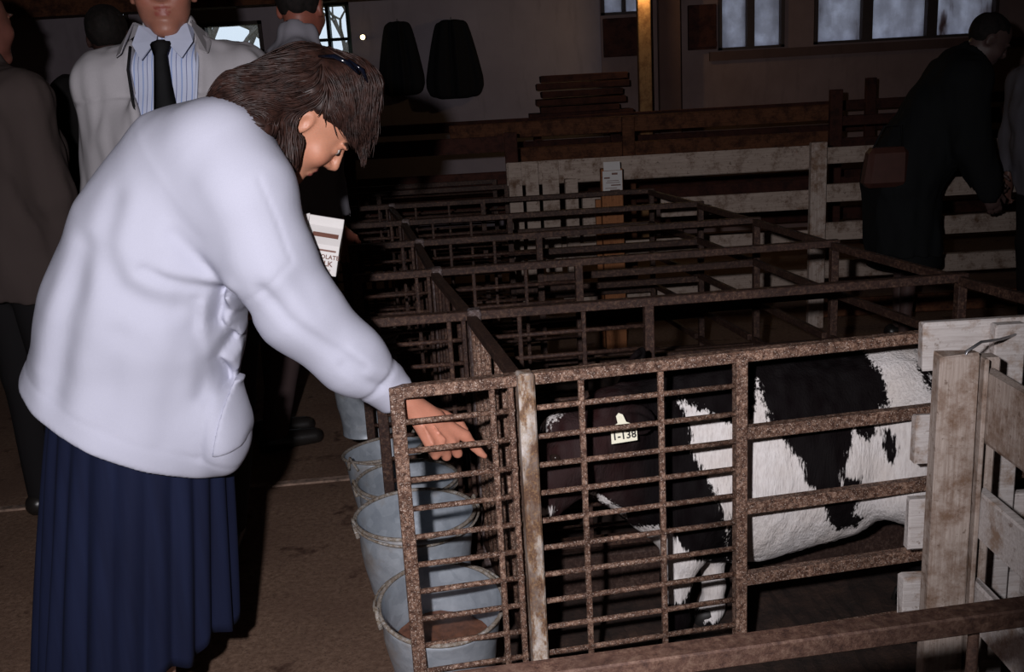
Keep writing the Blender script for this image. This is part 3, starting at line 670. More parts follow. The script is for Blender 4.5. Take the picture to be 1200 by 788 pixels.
# ================================================================== THE CALF
CY = 2.30; RY = 2.15
def C2(px, py): p = W(px, py, RY); return (float(p[0]), float(p[2]))
def calf_sdf(P):
    q = P
    yb = CY
    pts = [A(1.0, yb, .565), A(.90, yb, .57), A(.74, yb, .507), A(.56, yb, .475), A(.44, yb, .47), A(.37, yb, .495)]
    d = loft(P, pts, [.095, .125, .155, .15, .12, .09], [.13, .17, .222, .232, .215, .14], (0, 1, 0), .05)
    # withers and hips
    d = smin(d, ell(P, (.60, yb, .655), (.14, .06, .06)), .08)
    d = smin(d, ell(P, (.93, yb, .685), (.10, .10, .05)), .06)
    # neck
    d = smin(d, loft(P, [A(.50, yb, .60), A(.36, yb-.01, .60), A(.25, 2.24, .615)], [.085, .075, .065], [.14, .115, .085], (0, 1, 0)), .07)
    d = smin(d, cone(P, (.42, yb, .43), (.225, 2.25, .485), .10, .072), .06)
    # head
    hd = smin(cone(P, (.225, 2.225, .625), (.12, 2.19, .575), .078, .07), cone(P, (.12, 2.185, .57), (.035, 2.15, .48), .066, .046), .04)
    hd = smin(hd, ell(P, (.018, 2.14, .46), (.05, .045, .042)), .025)
    hd = smin(hd, cone(P, (.19, 2.215, .545), (.05, 2.16, .445), .05, .03), .03)
    hd = smin(hd, ell(P, (.115, 2.185, .635), (.06, .05, .04)), .03)
    hd = smin(hd, ell(P, (.092, 2.128, .602), (.024, .014, .016)), .015)          # brow over the eye
    hd = ssub(hd, ell(P, (.082, 2.112, .588), (.013, .012, .010)), .006)
    hd = ssub(hd, ell(P, (-.02, 2.11, .463), (.010, .010, .007)), .005)            # nostril
    hd = ssub(hd, cone(P, (-.02, 2.10, .435), (.06, 2.10, .455), .004, .003), .004)  # mouth line
    d = smin(d, hd, .04)
    # ears: leaf shapes
    R1 = np.array([unit((.80, -.55, .12)), unit((.5, .8, .25)), None], dtype=object)
    x = unit((.72, -.62, .05)); z = unit(np.cross(x, (0, .3, 1))); y = np.cross(z, x)
    e = ell(P, np.array([.262, 2.13, .667]), (.062, .036, .013), np.array([x, y, z]))
    e = ssub(e, ell(P, np.array([.268, 2.115, .664]), (.045, .022, .009), np.array([x, y, z])), .006)
    d = smin(d, e, .012)
    x = unit((.55, .5, .65)); z = unit(np.cross(x, (0, -.3, 1))); y = np.cross(z, x)
    e = ell(P, np.array([.285, 2.30, .735]), (.062, .036, .014), np.array([x, y, z])); e = ssub(e, ell(P, np.array([.288, 2.288, .737]), (.04, .02, .01), np.array([x, y, z])), .006)
    d = smin(d, e, .015)
    # front legs
    d = smin(d, chain(P, [A(.43, 2.21, .42), A(.385, 2.20, .30), A(.365, 2.20, .225), A(.368, 2.20, .12), A(.36, 2.20, .06), A(.345, 2.19, .03)], [.085, .050, .036, .026, .030, .033]), .04)
    d = smin(d, chain(P, [A(.48, 2.38, .42), A(.475, 2.37, .30), A(.485, 2.36, .225), A(.49, 2.35, .12), A(.485, 2.35, .06), A(.47, 2.34, .03)], [.085, .048, .036, .026, .030, .033]), .04)
    # hind legs: thigh, stifle, hock pointing backwards, near-vertical shank
    for yy, dx in ((2.21, 0), (2.39, .05)):
        d = smin(d, chain(P, [A(.95+dx, yy, .58), A(.915+dx, yy-.01, .44), A(1.03+dx, yy, .29), A(1.0+dx, yy, .13), A(.985+dx, yy, .06), A(.965+dx, yy, .03)], [.115, .085, .036, .026, .029, .033]), .04)
    d = smin(d, chain(P, [A(1.08, CY, .66), A(1.12, CY, .55), A(1.12, CY, .36)], [.022, .016, .024]), .02)   # tail
    d = np.maximum(d, .022-P[:, 2])
    near_ = np.abs(d) < .02
    if near_.any():
        q = P[near_]; fz = .0016*vnoise(q*A(1, 1, .3), 90)+.0022*vnoise(q*A(1, 1, .35), 35)
        d[near_] += fz
    return d
whites = [[(800, 478), (822, 487), (850, 497), (865, 505), (880, 505), (889, 478), (896, 455), (901, 484), (906, 508), (930, 512), (1000, 500), (1045, 470), (1030, 424), (980, 422), (990, 412), (1040, 380), (1130, 400), (1180, 620), (1060, 640), (960, 690), (880, 700), (868, 690), (855, 640), (848, 600), (835, 570), (815, 535), (812, 505)],
          [(745, 646), (768, 630), (785, 627), (802, 644), (811, 655), (828, 661), (836, 676), (814, 690), (804, 710), (783, 716), (786, 687), (780, 668), (762, 655)],
          [(830, 732), (838, 705), (849, 690), (855, 685), (880, 690), (885, 770), (840, 770)],
          [(634, 505), (640, 486), (662, 482), (652, 494), (646, 495), (640, 505)], [(626, 586), (646, 588), (648, 594), (630, 593)], [(600, 612), (618, 590), (624, 600), (610, 625)],
          [(690, 581), (706, 586), (718, 599), (726, 603), (734, 612), (737, 624), (725, 616), (715, 604), (703, 598)]]
blacks = [[(897, 440), (902, 489), (915, 512), (936, 540), (941, 561), (962, 576), (967, 608), (985, 628), (1008, 625), (1014, 613), (1001, 603), (1008, 587), (1006, 559), (988, 559), (983, 566), (990, 535), (1001, 504), (1019, 517), (1029, 504), (1029, 489), (1045, 476), (1045, 447), (1032, 424), (1014, 414), (1000, 370), (885, 370)],
          [(1035, 505), (1043, 505), (1047, 522), (1044, 540), (1038, 538), (1033, 520)], [(855, 600), (872, 590), (876, 640), (872, 670), (860, 690), (852, 640)], [(1088, 436), (1098, 440), (1100, 465), (1092, 462)]]
whites = [[C2(*p) for p in q] for q in whites]; blacks = [[C2(*p) for p in q] for q in blacks]
def calf_col(V):
    global calf_patch
    X = V[:, [0, 2]].copy()
    def sd(q): d = poly_dist(X, list(q)+[q[0]]); return np.where(inpoly(X, q), d, -d)
    m = np.full(len(V), -1., np.float32)
    for q in whites: m = np.maximum(m, sd(q))
    for q in blacks: m = np.minimum(m, -sd(q))
    calf_patch = np.clip(m/.030, -3, 3)*.5+.5
    n = vnoise(V*A(1, 1, .3), 60)[:, None]
    black = A(.006, .0045, .005)+.003*n; brown = A(.03, .016, .016)+.010*n
    headm = np.clip((.30-V[:, 0])/.1, 0, 1)[:, None]; c = black*(1-headm)+brown*headm
    muz = ((V[:, 0] < .015) & (V[:, 2] < .49)); c[muz] = (.05, .035, .035)
    return c
calf = thing('calf', 'black and white calf standing in the nearest steel pen with an ear tag', 'calf', (.6, CY, .02))
cb_ = sdf_mesh('calf_body', calf_sdf, (-.08, 2.03, -.02), (1.2, 2.50, .86), .0050, calf_col)
at_ = cb_.attributes.new('patch', 'FLOAT', 'POINT'); at_.data.foreach_set('value', calf_patch.astype(np.float32))
obj('body', cb_, M['fur'], calf, True)
obj('eye', MB().ball((.083, 2.122, .588), .0135).mesh('eye', True), M['iris'], calf, True)
obj('eye', MB().ball((.105, 2.262, .588), .0135).mesh('eye', True), M['iris'], calf, True)
hf = MB()
for (x, y) in ((.345, 2.19), (.47, 2.34), (.965, 2.21), (1.015, 2.39)):
    for s in (-1, 1):
        hf = MB(); hf.v = []; hf.lathe([(.001, .0), (.021, .0), (.019, .03), (.012, .045), (.001, .045)], 12)
        me = hf.mesh('hoof', True)
        for v in me.vertices: v.co.x = v.co.x*1.5-.008-v.co.z*-.2; v.co.y = v.co.y*.75+s*.014
        o = obj('hoof', me, M['ink'], calf, True); o.location = (x, y, .02)
# ear tag
tc = W(731, 503, 2.085)
tg = thing('ear_tag', 'cream plastic tag numbered 1-138 hanging from the calf\'s ear', 'tag', tuple(map(float, tc)))
tg.rotation_euler = (math.radians(-8), 0, math.radians(3))
prof = [(-.029, -.032), (.029, -.027), (.029, .003), (.022, .009), (.006, .016), (-.001, .033), (-.010, .037), (-.016, .030), (-.013, .014), (-.029, .005)]
mb = MB(); nP = len(prof); mb.v = [(x, -.0015, z) for x, z in prof]+[(x, .0015, z) for x, z in prof]
mb.f = [tuple(range(nP)), tuple(range(2*nP-1, nP-1, -1))]+[(i, i+nP, (i+1) % nP+nP, (i+1) % nP) for i in range(nP)]
obj('plate', mb.mesh('plate'), M['tagplastic'], tg)
o = obj('number', text_mesh('1-138', .0235), M['ink'], tg); o.rotation_euler = (math.radians(90), math.radians(-4), 0); o.location = (0, -.0024, -.0145)
obj('stud', MB().tube([(-.007, -.003, .026), (-.007, .02, .027)], .004, 8).mesh('stud'), M['tagplastic'], tg)

# ================================================================== PEOPLE
def head_sdf(P, C, f, u, s=1.0, nose=1.0, jaw=1.0, ears=True, wide=0.):
    f = unit(f); r = unit(np.cross(f, u)); u = np.cross(r, f); R = np.array([r, f, u], np.float32)
    q = ((P-np.asarray(C, np.float32)) @ R.T)/s; I = None
    e = lambda c, rr: ell(q, c, rr)
    d = e((0, -.008, .03), (.074, .096, .088))
    d = smin(d, e((0, .028, -.042), (.057+wide, .062, .078*jaw)), .035)
    d = smin(d, e((0, .068, -.105*jaw), (.024+wide*.8, .022, .020)), .025)
    for sx in (-1, 1):
        d = smin(d, e((sx*.036, .062, -.03), (.026, .024, .026)), .02)
        d = ssub(d, e((sx*.031, .096, .003), (.017, .014, .011)), .01)
        d = smin(d, e((sx*.031, .076, .0), (.0145, .0135, .0125)), .004)
        d = smin(d, e((sx*.030, .088, .021), (.022, .010, .006)), .01)
    n = smin(cone(q, (0, .090, .010), (0, .110*(.5+.5*nose), -.026), .0075, .009), cone(q, (0, .101, -.033), (0, .086, -.034), .009, .010), .008)
    for sx in (-1, 1): n = smin(n, ell(q, (sx*.011, .094, -.033), (.007, .009, .007)), .005)
    d = smin(d, n, .008)
    d = smin(d, e((0, .084, -.060), (.025, .011, .0062)), .006); d = smin(d, e((0, .083, -.073), (.021, .011, .0068)), .006)
    d = ssub(d, e((0, .097, -.0665), (.024, .008, .0018)), .003)
    if ears:
        for sx in (-1, 1):
            er = e((sx*.074, -.008, -.008), (.011, .019, .031)); er = ssub(er, e((sx*.086, -.004, -.006), (.009, .011, .019)), .005); d = smin(d, er, .006)
    return d*s
def head_col(C, f, u, s, skin, lip):
    f = unit(f); r = unit(np.cross(f, u)); u = np.cross(r, f); R = np.array([r, f, u], np.float32)
    def fn(V):
        q = ((V-np.asarray(C, np.float32)) @ R.T)/s; c = np.tile(np.array(skin, np.float32), (len(V), 1)); c *= 1+.08*vnoise(V, 60)[:, None]
        lips = (ell(q, (0, .09, -.060), (.023, .012, .007)) < .001) | (ell(q, (0, .09, -.074), (.019, .012, .007)) < .001); c[lips] = lip
        for sx in (-1, 1):
            ck = np.exp(-((q[:, 0]-sx*.04)**2+(q[:, 2]+.035)**2)/.0004)*(q[:, 1] > .03); c *= 1-(ck[:, None]*A(.0, .16, .16))
            br = ell(q, (sx*.031, .09, .024), (.021, .014, .0042)) < .001; c[br] = A(.05, .025, .018)
        return c
    return fn
def eyes(root, C, f, u, s):
    f = unit(f); r = unit(np.cross(f, u)); u = np.cross(r, f); C = np.asarray(C)
    for sx in (-1, 1):
        c = C+s*(r*sx*.031+f*.078+u*.001)
        e = obj('eye', MB().ball(tuple(c), .0118*s).mesh('eye', True), M['eye_white'], root, True)
        cc = c+f*.0085*s-u*.002*s
        obj('iris', MB().ball(tuple(cc), .0058*s).mesh('iris', True), M['iris'], e, True)
def hand_sdf(P, wr, fwd, back, thumb, s=1.0, curl=.35, r0=.0085):
    """relaxed hand: fwd along the fingers, back = normal of the back of the hand, thumb = side of the thumb"""
    f = unit(fwd); t = unit(thumb); b = unit(back); wr = np.asarray(wr, float)
    K = [wr+s*(f*.085+t*k) for k in (.030, .010, -.010, -.028)]
    R = np.array([t, f, b], np.float32)
    d = ell(P, wr+s*f*.045, (.041*s, .055*s, .018*s), R)
    for k, (kp, L) in enumerate(zip(K, (.072, .080, .074, .058))):
        a = kp-f*.01*s; pts = [a]; dirv = f.copy(); p = kp.copy(); pts.append(p)
        for j, fr in enumerate((.45, .3, .25)):
            ang = curl*(j*.7+.6); dv = math.cos(ang*(j+1)*.8)*f-math.sin(ang*(j+1)*.8)*b
            p = p+dv*L*fr*s; pts.append(p)
        d = smin(d, chain(P, pts, [r0*s]*2+[r0*s*.95, r0*s*.9, r0*s*.8], .004), .007)
    tp = [wr+s*(f*.02+t*.02), wr+s*(f*.05+t*.05-b*.01), wr+s*(f*.078+t*.060-b*.016), wr+s*(f*.1+t*.058-b*.022)]
    return smin(d, chain(P, tp, [.014*s, .0115*s, .010*s, .008*s], .006), .012)

# ---- figure standing: builds skin, clothes as separate continuous meshes
def figure(label, base, face, Hs, clothes, hair, lean=0.0, head_tilt=0, shoe=True, arms=None, cell=.011, skin=(.5, .27, .19), bald=False, legs='trousers', tie=False, head_turn=0, foot=(0, 0)):
    base = np.array([base[0], base[1], 0.]); s = Hs/1.8
    F = np.array([math.cos(face), math.sin(face), 0.]); Lr = np.array([math.sin(face), -math.cos(face), 0.])   # Lr = the figure's right
    up = np.array([0, 0, 1.]); S = F*math.sin(lean)+up*math.cos(lean); N = F*math.cos(lean)-up*math.sin(lean)
    hip = base+up*.95*s; P_ = lambda a, l, f: hip+s*(S*a+Lr*l+N*f)
    chest = P_(.30, 0, .01); neck = P_(.56, 0, -.01); root = thing('person', label, 'person', tuple(base), 0)
    ht = lean+head_tilt; hf = unit(math.cos(head_turn)*F+math.sin(head_turn)*Lr); hf2 = hf*math.cos(ht)-up*math.sin(ht); hu = hf*math.sin(ht)+up*math.cos(ht)
    HC = neck+s*(hu*.12+S*.03+hf2*.02)
    fo = np.array([foot[0], foot[1], 0.])
    ank = [base+fo+s*(Lr*l*.08+up*.07) for l in (-1, 1)]; knee = [base+fo*.5+s*(Lr*l*.09+up*.5+F*.015) for l in (-1, 1)]; hp = [hip+s*(Lr*l*.09) for l in (-1, 1)]
    sh = [P_(.468, l*.178, -.01) for l in (-1, 1)]
    arms = arms or {}
    el = []; wr = []
    for i, l in enumerate((-1, 1)):
        a = arms.get(l, (0.05, .12))
        e = sh[i]+s*(-up*.30*math.cos(a[0])+F*.30*math.sin(a[0])+Lr*l*.05); wv = unit(-up*math.cos(a[0]+a[1])+F*math.sin(a[0]+a[1])-Lr*l*.12); w2 = e+s*wv*.26
        el.append(e); wr.append(w2)
    def torso(P, g=0.):
        d = loft(P, [P_(-.06, 0, 0), P_(.10, 0, .01), P_(.32, 0, .015), P_(.475, 0, -.005)], [(.165+g)*s, (.155+g)*s, (.175+g)*s, (.115+g)*s], [(.115+g)*s, (.11+g)*s, (.12+g)*s, (.085+g)*s], Lr, .05)
        return smin(d, cone(P, sh[0], sh[1], (.062+g)*s, (.062+g)*s), .06)
    def legsf(P, g=0.):
        d = None
        for i in (0, 1):
            e = chain(P, [hp[i], knee[i], ank[i]], [(.088+g)*s, (.055+g)*s, (.036+g)*s]); d = e if d is None else smin(d, e, .03)
        return d
    def armsf(P, g=0.):
        d = None
        for i in (0, 1):
            e = chain(P, [sh[i], el[i], wr[i]], [(.052+g)*s, (.038+g)*s, (.026+g)*s]); d = e if d is None else np.minimum(d, e)
        return d
    def body(P):
        d = smin(torso(P, -.02), armsf(P, -.004), .03); d = smin(d, legsf(P, -.008), .03)
        d = smin(d, cone(P, neck-S*.03*s, HC-hu*.04*s-hf2*.02*s, .056*s, .050*s), .03)
        d = smin(d, head_sdf(P, HC, hf2, hu, s*1.06, wide=.007), .02)
        for i, l in enumerate((-1, 1)):
            fw = unit(wr[i]-el[i]); bk = Lr*l; th = unit(np.cross(bk, fw))*(1 if l > 0 else -1)
            if np.dot(th, F) < 0: th = -th
            d = smin(d, hand_sdf(P, wr[i], fw, bk, th, s, .45), .012)
        return d
    allp = np.array([base-up*.0, HC+hu*.16, HC+hf2*.16, *sh, *el, *wr, *[x+unit(x-e)*.2 for x, e in zip(wr, el)]])
    lo = allp.min(0)-.2; hi = allp.max(0)+.2; lo[2] = max(lo[2], .03)
    obj('body', sdf_mesh('body', body, lo, hi, cell*.75, head_col(HC, hf2, hu, s, skin, tuple(np.array(skin)*A(.8, .5, .55)))), M['skin'], root, True)
    eyes(root, HC, hf2, hu, s)
    if hair is not None:
        f = unit(hf2); r = unit(np.cross(f, hu)); u2 = np.cross(r, f); R = np.array([r, f, u2], np.float32)
        def hr(P):
            q = ((P-HC) @ R.T)/s
            d = ell(q, (0, -.016, .034), (.083, .1, .094)); d = np.maximum(d, -(q[:, 2]-np.where(q[:, 1] > .0, .045+.25*np.maximum(q[:, 1], 0), -.075)))
            d = ssub(d, ell(q, (0, .1, -.02), (.08, .09, .085)), .01)
            return d*s+.0035*vnoise(P*A(1, 1, .5), 45)
        obj('hair', sdf_mesh('hair', hr, HC-.17, HC+.17, .006), hair, root, True)
    for c in clothes:
        kind, colr = c[0], c[1]
        if kind == 'trousers':
            def fn(P):
                d = smin(legsf(P, .016), torso(P, .004), .03); d = np.maximum(d, (P-hip) @ S.astype(np.float32)-.08*s); return smax(d, .05*s-P[:, 2], .01)+.003*vnoise(P*A(1, 1, .35), 22)
            obj('trousers', sdf_mesh('trousers', fn, lo, (hi[0], hi[1], hip[2]+.15), cell, const(colr)), M['cloth'], root, True)
        if kind == 'skirt':
            def fn(P):
                d = loft(P, [hip+up*.05, hip-up*.2*s, hip-up*(.95-c[2])*s], [.17*s, .19*s, .22*s], [.14*s, .17*s, .19*s], Lr); return smax(d, (hip[2]-(.95-c[2])*s)-P[:, 2], .01)
            obj('skirt', sdf_mesh('skirt', fn, (lo[0], lo[1], 0), (hi[0], hi[1], hip[2]+.3), cell, const(colr)), M['cloth'], root, True)
        if kind in ('jacket', 'coat', 'shirt'):
            hem = {'jacket': -.16, 'coat': -.45, 'shirt': -.05}[kind]; g = .012 if kind == 'shirt' else (.034 if kind == 'jacket' else .065); opening = len(c) > 2 and c[2]
            def fn(P):
                bx = [P_(.10, 0, .01), hip+S*-.1*s, hip-up*-hem*s] if kind != 'shirt' else [P_(.1, 0, 0), hip]
                d = smin(torso(P, g), loft(P, bx, [(.165+g)*s]*len(bx), [(.125+g)*s]*len(bx), Lr), .04)
                d = smin(d, armsf(P, g*.85), .035)
                for i in (0, 1): d = np.maximum(d, -(cone(P, wr[i]+unit(wr[i]-el[i])*.004, wr[i]+unit(wr[i]-el[i])*.3, .07, .14)))
                d = smin(d, cone(P, neck-S*.02, neck+hu*.035*s, (.066+g*.5)*s, (.058+g*.5)*s), .02)
                d = np.maximum(d, -(cone(P, neck+hu*.05*s, neck+hu*.3*s, .05*s, .14*s)))
                d = smax(d, hip[2]+hem*s-P[:, 2], .008)
                if opening:
                    q = P-hip.astype(np.float32); lat = np.abs(q @ Lr.astype(np.float32)); hgt = q @ S.astype(np.float32); fr = q @ N.astype(np.float32)
                    wdt = opening[0]+(opening[1]-opening[0])*np.clip(hgt/(.5*s), 0, 1)
                    wedge = np.maximum(lat-wdt, .02-fr); d = smax(d, -wedge, .012)
                if kind != 'shirt':
                    m = np.abs(d) < .03
                    if m.any():
                        q = P[m]; d[m] += .011*vnoise(q*A(1, 1, .25), 16)+.005*vnoise(q*A(1, 1, .3), 34)+.004*vnoise(q, 9)
                        if opening:
                            q2 = q-hip.astype(np.float32); l2 = q2 @ Lr.astype(np.float32); h2 = q2 @ S.astype(np.float32); f2 = q2 @ N.astype(np.float32)
                            d[m] += .005*np.exp(-((h2-.435*s+.35*np.abs(np.abs(l2)-.13)**1.5)/.004)**2)*(f2 > .02)
                            for sg in (-1, 1): d[m] -= .007*np.exp(-((l2-sg*(wdt[m]+.012))/.010)**2)*(f2 > .03)
                return d
            o = obj(kind, sdf_mesh(kind, fn, lo, hi, cell*.85, const(colr if not isinstance(colr, str) else (1, 1, 1))), M['cloth'] if not isinstance(colr, str) else M[colr], root, True)
    if legs == 'trousers' or shoe:
        for i in (0, 1):
            def fn(P, i=i):
                a = ank[i]; d = cone(P, a-up*.035*s-F*.03*s, a-up*.045*s+F*.15*s, .042*s, .034*s); return np.maximum(d, .002-P[:, 2])
            obj('shoe', sdf_mesh('shoe', fn, ank[i]-A(.25, .25, .1), ank[i]+A(.25, .25, .1), .008, const((.012, .01, .01))), M['shoe'], root, True)
    return root, dict(hip=hip, S=S, N=N, L=Lr, s=s, neck=neck, HC=HC, wr=wr, el=el, sh=sh, hf=hf2, hu=hu)

# man in the white jacket
m1, j = figure('man in an off-white zip jacket, striped shirt and dark tie behind the woman', (-.915, 2.92), math.radians(-84), 1.87,
    [('shirt', 'striped'), ('trousers', (.03, .028, .03)), ('jacket', (.37, .355, .375), (.03, .088))], M['hair_dark'], lean=-.02, head_turn=-.12, foot=(-.12, .08), arms={-1: (.1, .5), 1: (.02, .55)}, cell=.0085, skin=(.30, .125, .085))
def on_front(h, l, f): return j['hip']+j['s']*(j['S']*h+j['L']*l+j['N']*f)
tie = MB()
rows = [(.572, .021, .098), (.56, .027, .112), (.53, .017, .132), (.46, .022, .150), (.36, .034, .158), (.22, .04, .153), (.1, .042, .145)]
for h, wd, f in rows: tie.v += [tuple(on_front(h, -wd, f)), tuple(on_front(h, 0, f+.012)), tuple(on_front(h, wd, f)), tuple(on_front(h, 0, f-.006))]
for i in range(len(rows)-1):
    b = i*4
    for k in range(4): tie.f.append((b+k, b+(k+1) % 4, b+4+(k+1) % 4, b+4+k))
tie.f += [(0, 1, 2, 3), (24, 27, 26, 25)]
obj('tie', tie.mesh('tie', True), M['black_cloth'], m1, True)
for sgn in (-1, 1):
    cl = MB(); q = [(.60, .012, .07), (.615, .062, .05), (.60, .075, .02), (.565, .078, .085), (.522, .052, .125), (.572, .010, .105)]
    a_ = [tuple(on_front(h, sgn*l, f)) for h, l, f in q]; b_ = [tuple(on_front(h, sgn*l*.96, f-.006)) for h, l, f in q]
    cl.v = a_+b_; n_ = len(q); cl.f = [tuple(range(n_)), tuple(range(2*n_-1, n_-1, -1))]+[(i, i+n_, (i+1) % n_+n_, (i+1) % n_) for i in range(n_)]
    mC = bpy.data.materials.get('shirt_collar') or plain('shirt_collar', (.48, .52, .66), .8, var=.05)
    obj('collar', cl.mesh('collar'), mC, m1, True)
for sgn in (-1, 1):
    pts = [on_front(h, sgn*l, f) for h, l, f in ((.56, .087, .07), (.5, .088, .122), (.42, .080, .152), (.3, .066, .162), (.15, .052, .160), (-.05, .04, .155))]
    obj('zip', MB().tube(pts, .004, 6).mesh('zip', True), M['black_cloth'] if sgn > 0 else mC, m1, True)
for sgn in (-1, 1):
    cl = MB(); q = [(.615, .055, -.02), (.625, .075, .04), (.60, .082, .075), (.54, .098, .12), (.53, .118, .105), (.565, .12, .04), (.595, .10, -.02)]
    a_ = [tuple(on_front(h, sgn*l, f+.012)) for h, l, f in q]; b_ = [tuple(on_front(h, sgn*l, f)) for h, l, f in q]
    cl.v = a_+b_; n_ = len(q); cl.f = [tuple(range(n_)), tuple(range(2*n_-1, n_-1, -1))]+[(i, i+n_, (i+1) % n_+n_, (i+1) % n_) for i in range(n_)]
    mJ = bpy.data.materials.get('jacket_collar') or plain('jacket_collar', (.35, .335, .355), .9, var=.05)
    obj('jacket_collar', cl.mesh('jacket_collar', bevel=.003), mJ, m1, True)
# others
figure('man in a pale grey jacket with dark trousers, his back to the window', (-.86, 3.98), math.radians(22), 1.91,
    [('trousers', (.075, .05, .05)), ('jacket', (.30, .29, .33))], M['hair_dark'], lean=.2, head_turn=-1.0, foot=(-.17, 0), cell=.011, skin=(.33, .11, .075))
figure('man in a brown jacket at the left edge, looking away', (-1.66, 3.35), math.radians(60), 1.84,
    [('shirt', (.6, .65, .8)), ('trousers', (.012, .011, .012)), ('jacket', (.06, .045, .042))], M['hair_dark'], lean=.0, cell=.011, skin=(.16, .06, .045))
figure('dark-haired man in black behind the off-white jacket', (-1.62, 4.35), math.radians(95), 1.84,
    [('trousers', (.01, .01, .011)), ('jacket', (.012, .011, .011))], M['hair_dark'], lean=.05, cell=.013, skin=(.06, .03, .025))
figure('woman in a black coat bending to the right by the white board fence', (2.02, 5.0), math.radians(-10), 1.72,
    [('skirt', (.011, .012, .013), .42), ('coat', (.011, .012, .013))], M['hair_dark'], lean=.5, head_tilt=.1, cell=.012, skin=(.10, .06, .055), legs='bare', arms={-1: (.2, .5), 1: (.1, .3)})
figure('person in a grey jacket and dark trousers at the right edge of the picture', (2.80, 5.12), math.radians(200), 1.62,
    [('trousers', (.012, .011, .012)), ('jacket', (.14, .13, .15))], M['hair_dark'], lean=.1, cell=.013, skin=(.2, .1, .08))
# shoulder bag of the bending woman
t = thing('handbag', 'reddish brown handbag at the hip of the woman in the black coat', 'bag', (1.84, 4.82, .83))
MBAG = plain('brown_leather', (.06, .02, .014), .6)
bg = MB().box((-.11, -.05, 0), (.10, .05, .19)).mesh('bag', bevel=.025)
for v in bg.vertices: v.co.x *= 1-.18*(v.co.z > .1)*(v.co.x < 0)

obj('bag_body', bg, MBAG, t); obj('strap', MB().tube([(-.07, 0, .17), (-.02, -.02, .29), (.06, -.02, .29), (.08, 0, .17)], .005, 6).mesh('strap', True), M['black_cloth'], t)

# ------------------------------------------------------------------ THE WOMAN
wm = thing('person', 'woman in a white sweater and navy skirt reaching into the calf pen', 'person', (-.78, 2.0, 0))
WF = unit((.93, .36, 0)); WL = unit((-.36, .93, 0))            # forward; her left (away from the camera)
T0, T1, T2, T3, T4 = W(147, 495, 2.0), W(170, 375, 2.0), W(197, 282, 2.0), W(232, 210, 2.0), W(280, 172, 2.0)
SR, ER, MR_, CR = W(282, 228, 1.87), W(349, 364, 1.87), W(412, 421, 1.90), W(462, 461, 1.935)
SL, EL_, WL_ = W(290, 190, 2.16), W(285, 315, 2.22), W(308, 325, 2.10)
HEADC = W(362, 138, 2.04)
hf = unit((.56, .17, -.81)); hu = unit((.81, .08, .56)); hr_ = unit(np.cross(hf, hu)); hu = np.cross(hr_, hf); HS = .97
WRI, KN = W(480, 474, 1.955), None
Kp = [W(545, 511, 1.985), W(531, 519, 1.965), (W(518, 523, 1.95)), W(506, 524, 1.935)]
Tip_i = [W(545, 511, 1.985), W(556, 524, 1.985), W(562, 530, 1.985), W(568, 535, 1.985)]
def rhand(P):
    fw = unit((Kp[1]+Kp[2])/2-WRI); d = cone(P, W(440, 440, 1.93), WRI, .030, .0235)
    d = smin(d, cone(P, WRI, (Kp[0]*.45+WRI*.55), .024, .021), .015)
    for k in Kp: d = smin(d, cone(P, WRI+(k-WRI)*.18, k, .0165, .0125), .011)
    d = smin(d, chain(P, Tip_i, [.0112, .0095, .0082, .0065], .005), .006)
    for k, L, r in ((1, 1.0, .0105), (2, .95, .0102), (3, .8, .0092)):
        a = Kp[k]; b = a+unit(fw*.35+np.array([0, .55, -.7]))*.036*L; c = b+unit(-fw*.75+np.array([0, .6, -.25]))*.024*L; e = c+unit(-fw+np.array([0, -.1, .35]))*.016*L
        d = smin(d, chain(P, [a, b, c, e], [r*1.08, r, r*.92, r*.82], .004), .005)
    tb = [WRI+fw*.02+A(0, .012, .005), W(520, 488, 2.01), W(537, 494, 2.02), W(545, 505, 2.02)]
    d = smin(d, chain(P, tb, [.016, .0125, .0105, .0085], .006), .012)
    for a, b in ((W(497, 500, 1.925), W(507, 520, 1.925)), (W(508, 498, 1.935), W(522, 517, 1.94))):       # tendons
        d = smin(d, cone(P, a, b, .003, .004)+.001, .008)
    for i in range(3): d = ssub(d, cone(P, (Kp[i]+Kp[i+1])/2+A(0, -.016, .006), (Kp[i]+Kp[i+1])/2+A(0, -.012, -.02), .003, .004), .006)
    return d
LH = W(345, 303, 2.04)
def woman_body(P):
    d = loft(P, [T0, T1, T2, T3, T4], [.15, .14, .15, .13, .06], [.11, .10, .11, .09, .05], WL, .05)
    d = smin(d, chain(P, [SR, ER, MR_, W(445, 445, 1.93)], [.05, .042, .035, .03]), .03)
    d = smin(d, chain(P, [SL, EL_, WL_], [.045, .04, .026]), .03)
    d = smin(d, cone(P, T4, HEADC-hu*.045-hf*.03, .058, .052), .03)
    d = smin(d, head_sdf(P, HEADC, hf, hu, HS, nose=1.0), .018)
    d = smin(d, rhand(P), .01)
    d = smin(d, hand_sdf(P, WL_, unit(LH-WL_), (.1, .8, -.4), (.3, -.1, .9), .82, -.5), .012)
    for l in (-1, 1):
        hp = A(-.85, 2.03, .92)+WL*l*.08; kn = A(-.83, 2.03, .48)+WL*l*.07; an = A(-.86, 2.03, .08)+WL*l*.075
        d = smin(d, chain(P, [hp, kn, an], [.085, .052, .033]), .03)
    return d
def wcol(V):
    c = head_col(HEADC, hf, hu, HS, (.47, .215, .135), (.36, .10, .09))(V); m = V[:, 0] > -.3
    c[m] = c[m]*A(1.08, 1.0, 1.05); 
    leg = V[:, 2] < .6; c[leg] = A(.5, .3, .24); return c
obj('body', sdf_mesh('woman_body', woman_body, (-1.1, 1.72, .03), (.0, 2.42, 1.62), .0048, wcol), M['skin'], wm, True)
eyes(wm, HEADC, hf, hu, HS)
